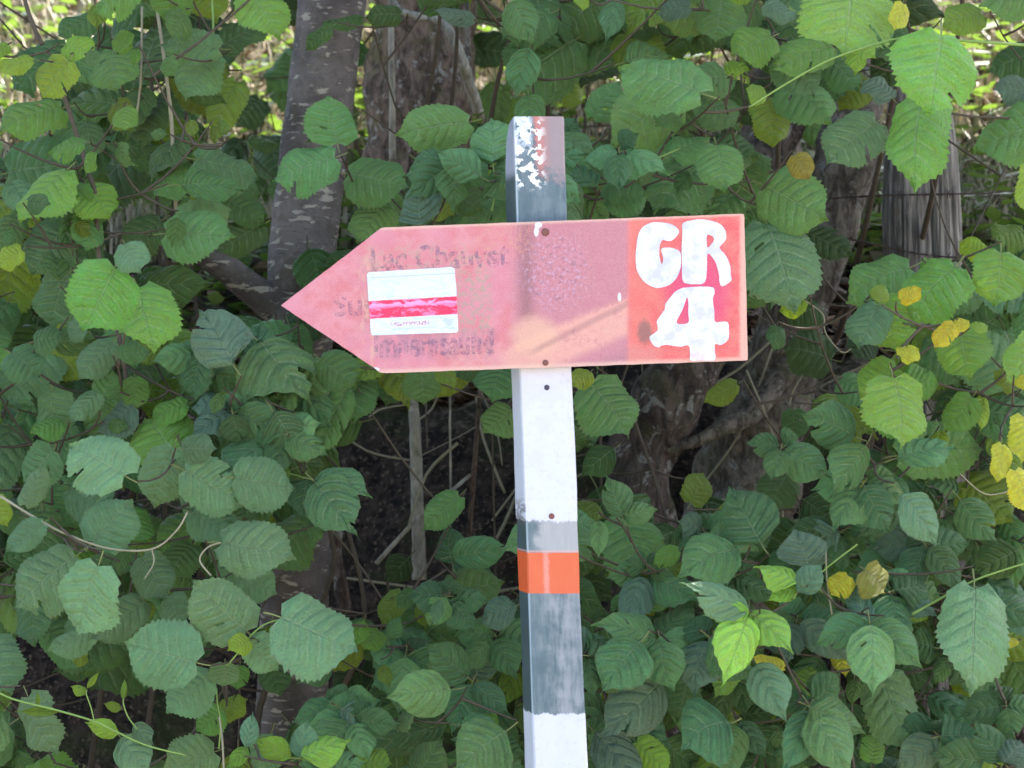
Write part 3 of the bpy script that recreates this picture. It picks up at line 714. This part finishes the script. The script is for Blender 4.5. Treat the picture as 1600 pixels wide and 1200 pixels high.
SH = [ # name, label, category, root px (x,depth)
 ('hazel_shrub', 'pale green hazel shrub with round toothed leaves left of the smooth trunk', 'shrub', [(60, .55), (160, .5), (250, .6)]),
 ('hazel_shrub', 'hazel branches with dark round leaves across the trunks above the sign', 'shrub', [(600, .7), (730, .75)]),
 ('hazel_shrub', 'hazel shrub with large bright leaves hanging before the grey fence post', 'shrub', [(1130, .6), (1290, .6), (1480, .6), (1560, .5)]),
 ('hazel_shrub', 'low hazel shoots with broad leaves beside the white foot of the signpost', 'shrub', [(900, .7), (960, .6)]),
 ('dogwood_shrub', 'dark ribbed dogwood leaves below the arrow tip of the sign', 'shrub', [(430, .55), (500, .5)]),
 ('dogwood_shrub', 'glossy ribbed dogwood leaves low and just left of the post', 'shrub', [(650, .5), (740, .55)]),
 ('dogwood_shrub', 'glossy dogwood whorls with bright green shoots low on the right', 'shrub', [(1170, .45), (1270, .4), (1380, .45), (1540, .5)]),
 ('dogwood_shrub', 'small ribbed dogwood sprays around the mottled post top', 'shrub', [(780, .6), (920, .6)]),
 ('climbing_shoot', 'thin lime green shoot with tiny leaves at the bottom left', 'plant', [(20, .3)]),
 ('shade_fill_leaves', 'added dark leaves standing in for deep shade between the tree trunks', 'shrub', [(560, 2.0), (900, 2.0), (1150, 2.0)]),
]
def owner(e):
    if e[7] > 1.2: return 9
    cx, cy = (e[0]+e[2])/2, (e[1]+e[3])/2
    if e[5] == 'hazel':
        if cx < 460: return 0
        if cy < 660 and cx < 860: return 1
        if cx < 1090 and cy > 560: return 3
        return 2
    if cx < 260 and cy > 1040 and e[7] < .1: return 8
    if cy < 400 and 500 < cx < 1100: return 7
    if cx < 590 and cy < 1000: return 4
    if cx < 870: return 5
    return 6
shr = []
for name, lab, cat, roots in SH:
    x = P(roots[0][0], 600, roots[0][1]).x; y = roots[0][1]
    shr.append(empty(name, (x, y, ground_z(x, y)), lab, cat))
def leaf_matrix(bx, by, tx, ty, w_, depth, tilt, side):
    s = (CAM_D+depth)/F
    d = Vector(((tx-bx)*s, 0, -(ty-by)*s)); L = max(d.length, 1e-4)
    n = Vector((side, -1, tilt)).normalized()
    beta = -(n.x*d.x+n.z*d.z)/n.y
    beta = max(-.75*L, min(.75*L, beta))
    Y = d+Vector((0, beta, 0))
    n = (n-Y.normalized()*n.dot(Y.normalized())).normalized()
    X = Y.normalized().cross(n)
    dn = d.normalized(); perp = Vector((-dn.z, 0, dn.x))
    wp = abs(X.dot(perp)); wp = max(wp, .45)
    wid = w_*s/wp
    b0 = P(bx, by, depth-beta/2)
    Yl = Y.length; sc_ = (Yl+wid)/2
    m = Matrix((( X.x*wid, Y.x, n.x*sc_, b0.x), (X.y*wid, Y.y, n.y*sc_, b0.y), (X.z*wid, Y.z, n.z*sc_, b0.z), (0, 0, 0, 1)))
    return m
nodes = [[] for _ in SH]; TW = [([], []) for _ in SH]
# main stems
for k, (name, lab, cat, roots) in enumerate(SH):
    for (rx, dy) in roots:
        x0 = P(rx, 600, dy).x
        if k == 8: continue
        top = {9: 2.3, 3: 1.38, 4: 1.38, 5: 1.25, 6: 1.5, 0: 1.95}.get(k, 2.1)
        low = {4: .9, 1: 1.56, 7: 1.6, 3: 1.1}.get(k, ground_z(x0, dy)-.03)
        pts = []
        N = 9
        ox = R.uniform(-.16, .16); wv = R.uniform(.02, .05); fq = R.uniform(3, 8)
        for i in range(N):
            t = i/(N-1)
            pts.append((x0+ox*t*t+wv*math.sin(t*fq+rx), dy+.12+.05*t+.03*math.sin(t*5+rx*2), low+(top-low)*t))
        if k in (1, 2, 7):   # rooted on top of the bank and leaning out
            zb = ground_z(x0, 1.45)-.02; pts = []
            for i in range(N):
                t = i/(N-1)
                pts.append((x0+ox*t*t+wv*math.sin(t*fq+rx), 1.45-(1.45-dy-.1)*math.sin(t*1.57)**.8, zb+(top+.1-zb)*t**1.3))
        pts = catmull(pts, 3)
        rad = [.006-.004*i/len(pts) for i in range(len(pts))]
        tube(*TW[k], pts, rad, 6, .1, seed=rx)
        nodes[k] += [Vector(p) for p in pts]
order = sorted(range(len(exec_leaves)), key=lambda i: -exec_leaves[i][7])
nobj = 0
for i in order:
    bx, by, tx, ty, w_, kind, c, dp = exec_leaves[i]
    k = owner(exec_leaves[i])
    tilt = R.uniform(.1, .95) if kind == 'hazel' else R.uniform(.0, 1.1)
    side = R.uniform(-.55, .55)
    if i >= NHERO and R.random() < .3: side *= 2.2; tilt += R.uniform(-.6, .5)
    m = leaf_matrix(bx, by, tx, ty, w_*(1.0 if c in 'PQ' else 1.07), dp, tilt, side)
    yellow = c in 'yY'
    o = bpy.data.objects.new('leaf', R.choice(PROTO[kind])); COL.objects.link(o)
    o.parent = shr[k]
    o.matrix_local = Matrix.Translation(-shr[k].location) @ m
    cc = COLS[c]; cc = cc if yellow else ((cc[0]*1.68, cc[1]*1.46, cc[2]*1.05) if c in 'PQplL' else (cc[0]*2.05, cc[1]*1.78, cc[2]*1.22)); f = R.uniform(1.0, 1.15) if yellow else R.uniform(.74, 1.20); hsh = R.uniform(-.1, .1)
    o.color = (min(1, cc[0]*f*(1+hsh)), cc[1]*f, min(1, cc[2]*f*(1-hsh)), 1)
    if yellow: o['label'] = 'yellow autumn leaf'
    elif c in 'lL': o['label'] = 'lime green young leaf'
    nobj += 1
    # twig to the nearest wood of the same shrub
    if k == 8: continue
    pe = m @ Vector((.015, -.22, -.03))
    tgt = min(nodes[k], key=lambda q: (q-pe).length+(0 if q.z < pe.z+.02 else (q.z-pe.z)*1.5))
    mid = pe.lerp(tgt, .5)+Vector((R.uniform(-.01, .01), .02, -.015*min(1, (pe-tgt).length*8)))
    if (pe-tgt).length > .7: continue
    pp = [tuple(pe.lerp(mid, t).lerp(mid.lerp(tgt, t), t)) for t in (0, .25, .5, .75, 1)]
    tube(*TW[k], pp, [.0009, .0011, .0013, .0015, .0019], 4, cap=False)
    nodes[k] += [Vector(pp[2]), Vector(pp[1])]
print('leaves', nobj)
for k, (Vt, Ft) in enumerate(TW):
    if not Vt: continue
    Vt = [v-shr[k].location for v in Vt]
    link('twigs', mesh_of('twigs', Vt, Ft, M['twig']), shr[k], kind='stuff')
def strand(k, name, px, depth, r0, r1, m, sides=6, label=None):
    pts = catmull([(p[0], p[1], p[2] if len(p) > 2 else depth) for p in px], 6)
    pts = [P(*p) for p in pts]; Vs, Fs = [], []
    n = len(pts); tube(Vs, Fs, pts, [r0+(r1-r0)*i/n for i in range(n)], sides, .12, freq=60)
    Vs = [v-shr[k].location for v in Vs]
    link(name, mesh_of(name, Vs, Fs, M[m]), shr[k], label=label)
strand(2, 'shoot', [(1170, 168), (1230, 130), (1300, 92), (1380, 66), (1420, 60), (1510, 64), (1620, 72)], .13, .0010, .0016, 'green_twig')
strand(0, 'shoot', [(0, 775), (60, 812), (105, 835), (170, 857), (237, 858), (275, 830), (293, 800)], .13, .0015, .0009, 'pale_twig')
strand(0, 'shoot', [(237, 858), (240, 880), (225, 905)], .14, .0009, .0007, 'pale_twig')
strand(0, 'stem', [(30, -30), (48, 30), (66, 70)], .4, .0026, .0028, 'twig')
strand(0, 'stem', [(96, 135), (115, 195), (135, 260), (150, 310), (155, 400), (185, 520), (215, 700)], .33, .0026, .0032, 'twig')
strand(0, 'stem', [(240, -20), (252, 60), (260, 120), (268, 190), (275, 330)], .42, .0022, .0026, 'pale_twig')
strand(0, 'stem', [(222, 10), (220, 120), (212, 190)], .43, .0014, .0014, 'pale_twig')
strand(0, 'stem', [(330, -20), (333, 30), (333, 60)], .45, .0016, .0016, 'green_twig')
strand(0, 'shoot', [(345, 848), (325, 855), (312, 875), (330, 900)], .14, .0008, .0011, 'pale_twig')
strand(0, 'shoot', [(438, 968), (415, 975), (395, 990), (380, 1010), (355, 1040)], .12, .0010, .0010, 'green_twig')
strand(0, 'shoot', [(342, 1170), (345, 1130), (340, 1100), (338, 1075)], .2, .0010, .0010, 'green_twig')
strand(0, 'shoot', [(350, 1210), (347, 1150), (342, 1120)], .12, .0011, .001, 'pale_twig')
strand(6, 'shoot', [(1620, 875), (1570, 890), (1520, 908), (1470, 935), (1425, 960)], .18, .0010, .0015, 'green_twig')
strand(6, 'shoot', [(1300, 935), (1275, 905), (1340, 850)], .2, .0008, .001, 'green_twig')
strand(6, 'shoot', [(1290, 850), (1292, 905), (1300, 960)], .22, .0008, .001, 'pale_twig')
strand(2, 'shoot', [(985, 262), (1020, 250), (1062, 232)], .24, .0010, .0008, 'green_twig')
strand(2, 'shoot', [(1500, 740), (1540, 772), (1585, 765)], .2, .0006, .001, 'pale_twig')
strand(2, 'shoot', [(1250, 465), (1285, 490), (1290, 520), (1315, 550), (1330, 545)], .5, .0009, .0008, 'pale_twig')
strand(3, 'stem', [(940, 560), (942, 640), (938, 700), (940, 800)], .7, .002, .002, 'twig')
strand(7, 'shoot', [(780, 248), (776, 290), (768, 330)], .24, .0008, .001, 'green_twig')
strand(4, 'shoot', [(488, 750), (460, 742), (430, 735)], .26, .0008, .001, 'green_twig')
strand(4, 'shoot', [(480, 790), (520, 830), (560, 880), (600, 940)], .45, .0010, .0013, 'twig')
strand(5, 'shoot', [(530, 1210), (470, 1185), (430, 1190)], .12, .0010, .0009, 'green_twig')
strand(8, 'stem', [(-20, 1072), (20, 1092), (90, 1110), (150, 1128), (185, 1145), (230, 1165), (290, 1180)], .075, .0012, .0009, 'green_twig')
strand(8, 'stem', [(147, 1126), (142, 1105), (135, 1085), (136, 1078)], .072, .0007, .0006, 'green_twig')
strand(8, 'stem', [(215, 1140), (200, 1120), (193, 1100), (193, 1092)], .072, .0007, .0006, 'green_twig')
strand(8, 'stem', [(300, 1180), (250, 1260), (180, 1500), (60, 2200)], .3, .001, .002, 'pale_twig')

# ------------------------------------------------------------------ trees
def trunk(parent, px, sides, m, name='trunk', rough=.08, freq=22, seed=0):
    """px: list of (x, y, depth, width in px)"""
    q = catmull(px, 10); pts = [P(a, b_, d) for a, b_, d, w_ in q]
    rad = [w_/2*(CAM_D+d)/F for a, b_, d, w_ in q]
    Vs, Fs, U = [], [], []
    tube(Vs, Fs, pts, rad, sides, rough, seed=seed, UV=U, freq=freq)
    Vs = [v-parent.location for v in Vs]
    return link(name, mesh_of(name, Vs, Fs, M[m], uv=U), parent)
def tree_at(px, d, label, name='tree'):
    x = P(px, 600, d).x; return empty(name, (x, d, ground_z(x, d)), label, 'tree')
t1 = tree_at(455, .88, 'smooth barked tree with pale horizontal lenticels behind the arrow tip', 'cherry_tree')
tr1 = trunk(t1, [(440, 2600, .95, 150), (448, 1500, .9, 125), (455, 1150, .88, 112), (462, 900, .87, 106), (468, 650, .86, 104), (470, 430, .86, 106), (489, 250, .88, 106), (508, 90, .9, 104), (524, -60, .92, 106), (540, -500, .95, 90), (560, -1200, 1.0, 70), (600, -2600, 1.2, 40)], 28, 'cherry', rough=.05, seed=1)
trunk(t1, [(465, 500, .86, 60), (420, 472, .84, 50), (380, 440, .82, 48), (335, 408, .80, 42), (290, 388, .8, 36), (200, 370, .85, 20)], 16, 'cherry', 'limb', seed=4)
t2 = tree_at(650, 1.58, 'broad mossy brown trunk right behind the smooth barked tree', 'old_tree')
trunk(t2, [(640, 760, 1.62, 260), (646, 640, 1.6, 225), (652, 520, 1.58, 195), (655, 400, 1.56, 178), (656, 200, 1.55, 166), (660, 50, 1.55, 160), (665, -80, 1.55, 165), (670, -600, 1.6, 140), (680, -2000, 1.7, 70)], 30, 'bark_brown', rough=.16, freq=14, seed=2)
trunk(t2, [(748, 175, 1.02, 17), (735, 135, 1.0, 18), (722, 95, .98, 17), (705, 55, .98, 16), (685, 33, .99, 15), (650, 25, 1.0, 13), (622, 12, 1.02, 10), (600, -30, 1.1, 8)], 8, 'bark_pale', 'branch', rough=.12, freq=60)
trunk(t2, [(613, 250, 1.05, 11), (613, 150, 1.03, 10), (611, 60, 1.03, 10), (612, -60, 1.05, 9)], 8, 'bark_pale', 'stem', rough=.1)
trunk(t2, [(740, 170, 1.1, 9), (732, 90, 1.1, 9), (730, 0, 1.12, 8)], 8, 'bark_grey', 'stem', rough=.1)
t3 = tree_at(1010, 1.0, 'dark leaning trunk below the painted GR 4', 'leaning_tree')
trunk(t3, [(1030, 1500, 1.0, 150), (1012, 900, 1.0, 115), (1000, 770, 1.0, 102), (1008, 700, 1.0, 100), (1045, 620, 1.0, 104), (1085, 540, 1.02, 110), (1130, 420, 1.05, 104), (1180, 280, 1.1, 95), (1225, 120, 1.15, 90), (1260, -60, 1.2, 85), (1320, -700, 1.4, 70), (1360, -2000, 1.6, 45)], 26, 'bark_dark', rough=.24, freq=16, seed=3)
t4 = tree_at(1180, 1.12, 'grey lichen spotted trunk between the sign and the fence post', 'grey_tree')
trunk(t4, [(1120, 1500, 1.15, 230), (1140, 900, 1.15, 190), (1172, 745, 1.13, 165), (1205, 640, 1.12, 128), (1226, 560, 1.12, 112), (1250, 460, 1.12, 100), (1290, 360, 1.12, 94), (1318, 260, 1.12, 92), (1340, 150, 1.13, 88), (1352, 0, 1.15, 86), (1365, -400, 1.3, 80), (1400, -1800, 1.6, 50)], 28, 'bark_grey', rough=.24, freq=15, seed=5)
trunk(t4, [(1240, 560, 1.08, 40), (1180, 640, 1.04, 34), (1130, 668, 1.0, 26), (1085, 690, .98, 20), (1040, 705, .97, 12)], 12, 'bark_grey', 'root', rough=.2, freq=40)
t5 = tree_at(1120, 1.5, 'mossy pale limb at the top edge right of the post', 'mossy_tree')
trunk(t5, [(1110, 700, 1.6, 60), (1230, 300, 1.5, 50), (1185, 100, 1.4, 40), (1140, 20, 1.35, 42), (1110, -30, 1.3, 44), (1060, -300, 1.3, 30)], 14, 'bark_grey', rough=.15, freq=30, seed=8)
# bare stems in the hollow
def bare(px, m, label, name='bare_stem'):
    x, y, d, w_ = px[0]; b0 = P(x, y, d)
    e = empty(name, b0, label, 'stem', 'bare stems in the shaded hollow')
    trunk(e, px, 10, m, 'stem', rough=.12, freq=60)
bare([(655, 905, 1.02, 24), (654, 850, 1.02, 22), (651, 760, 1.02, 20), (649, 680, 1.02, 19), (645, 630, 1.03, 17), (636, 560, 1.06, 15), (630, 400, 1.1, 14)], 'bark_pale', 'thickest pale upright stem in the dark hollow left of the post')
bare([(703, 830, 1.0, 3.5), (704, 740, 1.0, 3.5), (703, 660, 1.0, 3.5), (704, 560, 1.02, 3)], 'bark_pale', 'very thin straight stem just right of the pale upright stem')
bare([(733, 838, 1.0, 9), (739, 760, 1.0, 9), (744, 690, 1.0, 8), (750, 600, 1.02, 7), (755, 480, 1.05, 7)], 'bark_brown', 'crooked brown stem in the hollow nearest the white post')
bare([(588, 880, .98, 8), (620, 845, .97, 7), (645, 818, .97, 7), (690, 780, .98, 6), (735, 742, 1.0, 6)], 'bark_pale', 'slanting dead stick leaning on the pale upright stem')
bare([(668, 700, 1.0, 3), (666, 650, 1.0, 3), (665, 560, 1.02, 3)], 'bark_grey', 'short thin stem hanging right under the sign edge')
bare([(540, 960, .95, 26), (530, 900, .96, 22), (525, 850, .98, 18), (540, 760, 1.0, 14)], 'bark_brown', 'short brown stump stem beside the smooth trunk foot')

# crowns above the picture shade the hedge
def crown(parent, cx, cy, cz, rx, ry, rz, n, seed):
    r = random.Random(seed); Vs, Fs = [], []
    cl = [(cx+r.uniform(-1, 1)*rx, cy+r.uniform(-1, 1)*ry, cz+r.uniform(-1, 1)*rz) for _ in range(int(n/55))]
    for _ in range(n):
        c = r.choice(cl); p = Vector((c[0]+r.gauss(0, .19), c[1]+r.gauss(0, .19), c[2]+r.gauss(0, .12)))
        if p.z < 2.25: continue
        a = r.uniform(0, 6.28); t = r.uniform(-.6, .6); s = r.uniform(.04, .062)
        d = Vector((math.cos(a), math.sin(a), t*.6)); e = Vector((-math.sin(a), math.cos(a), r.uniform(-.5, .5)))
        k = len(Vs)
        Vs += [p-d*s, p+e*s*.75-d*s*.1, p+d*s, p-e*s*.75-d*s*.1]; Fs.append((k, k+1, k+2, k+3))
    Vs = [v-parent.location for v in Vs]
    o = link('crown', mesh_of('crown', Vs, Fs, M['crown']), parent, kind='stuff')
b = NB('crown_leaf'); oc, x, y, z = b.obj(); nn = b.noise(oc, 8, 3)
cc = b.mix(nn, (.04, .10, .02), (.08, .17, .035)); p = b.principled(cc, .5); t = b.n('ShaderNodeBsdfTranslucent'); b.set(t.inputs[0], b.mix(nn, (.10, .22, .02), (.16, .30, .04)))
mx = b.n('ShaderNodeMixShader'); mx.inputs[0].default_value = .3
b.t.links.new(p.outputs[0], mx.inputs[1]); b.t.links.new(t.outputs[0], mx.inputs[2]); b.t.links.new(mx.outputs[0], b.out.inputs[0]); M['crown'] = b.m
crown(t1, -.5, 2.1, 3.6, 1.6, 1.2, .8, 7200, 1)
crown(t3, .9, 2.0, 3.4, 1.5, 1.1, .8, 6200, 2)
crown(t4, 1.6, 2.4, 4.0, 1.5, 1.2, .7, 6500, 3)

# ------------------------------------------------------------------ fence
fp_loc = P(1435, 600, 1.0); fp_loc.z = ground_z(fp_loc.x, 1.0)
fpo = empty('fence_post', fp_loc, 'grey weathered split wood fence post behind the right hand leaves', 'fence post')
Vs, Fs = [], []
rowsF = [(108, 1398, 1478), (150, 1390, 1482), (250, 1383, 1494), (400, 1382, 1502), (540, 1405, 1512), (700, 1410, 1520), (1600, 1415, 1530)]
fr = catmull([(a, c, d) for a, c, d in rowsF], 8)
N = 96; s = (CAM_D+1.0)/F
for (r, xl, xr) in fr:
    cx = (xl+xr)/2; hw = (xr-xl)/2*s; c = P(cx, r, 1.0)
    for k in range(N):
        a = 2*math.pi*k/N; ca, sa = math.cos(a), math.sin(a)
        rr = 1/max(abs(ca)**4+abs(sa)**4, .001)**.25
        q = Vector((ca*hw*rr*.97, sa*hw*rr*.8, 0))
        g = noise.noise(Vector((a*3.1, r*.002, 3)))*.05+noise.noise(Vector((a*9, r*.006, 9)))*.025
        q *= 1+g
        xn = q.x/hw
        if sa < 0:
            for x0, wd, dp in ((.14, .035, .022), (-.35, .04, .006), (.62, .03, .006), (-.66, .03, .004)):
                q.y += dp*math.exp(-((xn-x0-.03*math.sin(r*.012))/wd)**2)
        Vs.append(c+q+Vector((0, 0, .004*noise.noise(Vector((ca*2, sa*2, 0))) if r < 110 else 0))-fp_loc)
n = len(fr)
for i in range(n-1):
    for k in range(N): Fs.append((i*N+k, (i+1)*N+k, (i+1)*N+(k+1) % N, i*N+(k+1) % N))
Fs.append(tuple(range(N)))
link('timber', mesh_of('timber', Vs, Fs, M['fence']), fpo)
def wire(px, label):
    pts = catmull(px, 8); W = [P(a, b_, d) for a, b_, d in pts]
    e = empty('barbed_wire', W[0], label, 'wire', 'rusty fence wires on the old fence post')
    Vw, Fw = [], []
    for ph in (0, math.pi):
        q = [p+Vector((0, math.cos(i*1.1+ph)*.0009, math.sin(i*1.1+ph)*.0009)) for i, p in enumerate(W)]
        tube(Vw, Fw, q, .0009, 5)
    Vw = [v-W[0] for v in Vw]; link('strand', mesh_of('strand', Vw, Fw, M['rust_wire']), e)
    for i in range(5, len(W), 11):
        Vb, Fb = [], []; c = W[i]
        for k in (-1, 1):
            tube(Vb, Fb, [c+Vector((k*.002, -.001, -.006)), c+Vector((k*.001, -.0018, 0)), c+Vector((-k*.003, -.001, .007))], .0007, 4)
        link('barb', mesh_of('barb', [v-W[0] for v in Vb], Fb, M['rust_wire']), e)
wire([(1100, 318, 1.0), (1250, 313, .97), (1330, 308, .95), (1385, 305, .945), (1440, 304, .944), (1495, 303, .945), (1540, 302, .97), (1600, 298, 1.0), (1900, 290, 1.1)], 'upper rusty wire crossing the fence post')
wire([(1100, 345, 1.0), (1250, 360, .98), (1330, 374, .95), (1385, 386, .945), (1440, 397, .944), (1500, 402, .945), (1600, 398, 1.0), (1900, 392, 1.1)], 'lower sagging rusty wire crossing the fence post')

# ------------------------------------------------------------------ sunlit bank plants, grass, litter
def ground_plants():
    b = NB('undergrowth_leaf'); oi = b.n('ShaderNodeNewGeometry'); rp = S(b, oi.outputs['Random Per Island'])
    c = b.mix(b.ss(rp, 0, 1), (.035, .065, .02), (.20, .27, .09))
    p = b.principled(c, .4); t = b.n('ShaderNodeBsdfTranslucent'); b.set(t.inputs[0], (.25, .42, .05))
    mx = b.n('ShaderNodeMixShader'); mx.inputs[0].default_value = .3
    b.t.links.new(p.outputs[0], mx.inputs[1]); b.t.links.new(t.outputs[0], mx.inputs[2]); b.t.links.new(mx.outputs[0], b.out.inputs[0])
    r = random.Random(3)
    def scatter(n, shape, ymin=1.35, ymax=9, bias=2.0):
        Vs, Fs = [], []
        for _ in range(n):
            y = ymin+(ymax-ymin)*r.random()**bias; hw = (CAM_D+y)*.36 if r.random() < .75 else (CAM_D+y)*.36+1.6
            x = r.uniform(-hw, hw); shape(Vs, Fs, x, y, ground_z(x, y))
        return Vs, Fs
    def small_leaf(Vs, Fs, x, y, z):
        s = r.uniform(.012, .03)*(1+y*.1); a = r.uniform(0, 6.28); h = r.uniform(.01, .14)
        d = Vector((math.cos(a), math.sin(a), r.uniform(-.5, .3))); e = Vector((-math.sin(a), math.cos(a), r.uniform(-.3, .3)))
        p = Vector((x, y, z+h)); k = len(Vs)
        Vs += [p-d*s, p+e*s*.55-d*s*.3, p+e*s*.45+d*s*.3, p+d*s, p-e*s*.45+d*s*.3, p-e*s*.55-d*s*.3]; Fs.append((k, k+1, k+2, k+3, k+4, k+5))
    V1, F1 = scatter(11000, small_leaf, 1.6)
    link('undergrowth', mesh_of('undergrowth', V1, F1, b.m, smooth=False), label='small bright leaved undergrowth on the sunlit slope', category='undergrowth', kind='stuff')
    def blade(Vs, Fs, x, y, z):
        h = r.uniform(.04, .16); a = r.uniform(0, 6.28); wd = r.uniform(.0015, .003)*(1+y*.15); l = r.uniform(.0, .8)*h
        d = Vector((math.cos(a), math.sin(a), 0)); e = Vector((-d.y, d.x, 0)); p = Vector((x, y, z)); k = len(Vs)
        Vs += [p-e*wd, p+e*wd, p+d*l*.35+Vector((0, 0, h*.6))+e*wd*.7, p+d*l*.35+Vector((0, 0, h*.6))-e*wd*.7, p+d*l+Vector((0, 0, h))]
        Fs.append((k, k+1, k+2, k+3)); Fs.append((k+3, k+2, k+4))
    b2 = NB('grass_blade'); g2 = b2.n('ShaderNodeNewGeometry'); rp = S(b2, g2.outputs['Random Per Island'])
    c2 = b2.mix(b2.ss(rp, .05, .5), (.12, .16, .05), (.46, .38, .27)); g = b2.finish(b2.principled(c2, .5))
    V2, F2 = scatter(20000, blade, 1.95)
    link('grass', mesh_of('grass', V2, F2, g, smooth=False), label='grass and dry stalks on the sunlit slope behind the shrubs', category='grass', kind='stuff')
    def dead(Vs, Fs, x, y, z):
        s = r.uniform(.012, .035); a = r.uniform(0, 6.28); p = Vector((x, y, z+.012)); k = len(Vs)
        d = Vector((math.cos(a), math.sin(a), r.uniform(-.3, .6))); e = Vector((-math.sin(a), math.cos(a), r.uniform(-.4, .4)))
        Vs += [p-d*s, p+e*s*.6, p+d*s, p-e*s*.6+Vector((0, 0, s*.3))]; Fs.append((k, k+1, k+2)); Fs.append((k, k+2, k+3))
    b3 = NB('dead_leaf'); g3 = b3.n('ShaderNodeNewGeometry'); rp = S(b3, g3.outputs['Random Per Island'])
    c3 = b3.mix(b3.ss(rp, .1, .9), (.06, .035, .02), (.50, .36, .25)); g = b3.finish(b3.principled(c3, .7))
    V3, F3 = scatter(14000, dead, 1.42, 7, 1.7)
    link('leaf_litter', mesh_of('leaf_litter', V3, F3, g, smooth=False), label='brown fallen leaves lying over the bank', category='leaf litter', kind='stuff')
ground_plants()
def brushwood():
    r = random.Random(11); Vs, Fs = [], []
    for _ in range(34):
        px, py = r.uniform(480, 1300), r.uniform(560, 930); d = r.uniform(.95, 1.25)
        p = P(px, py, d); a = r.gauss(1.3, .8); l = r.uniform(.05, .3)
        q = p+Vector((math.cos(a)*l, r.uniform(-.04, .06), math.sin(a)*l)); m_ = p.lerp(q, .5)+Vector((r.uniform(-.02, .02), 0, r.uniform(-.02, .02)))
        rr = r.uniform(.0008, .0026)
        tube(Vs, Fs, catmull([tuple(p), tuple(m_), tuple(q)], 4), rr, 5, .15, freq=80)
    link('brushwood', mesh_of('brushwood', Vs, Fs, M['pale_twig']), label='thin dead twigs tangled in the dark hollow under the sign', category='dead twigs', kind='stuff')
brushwood()
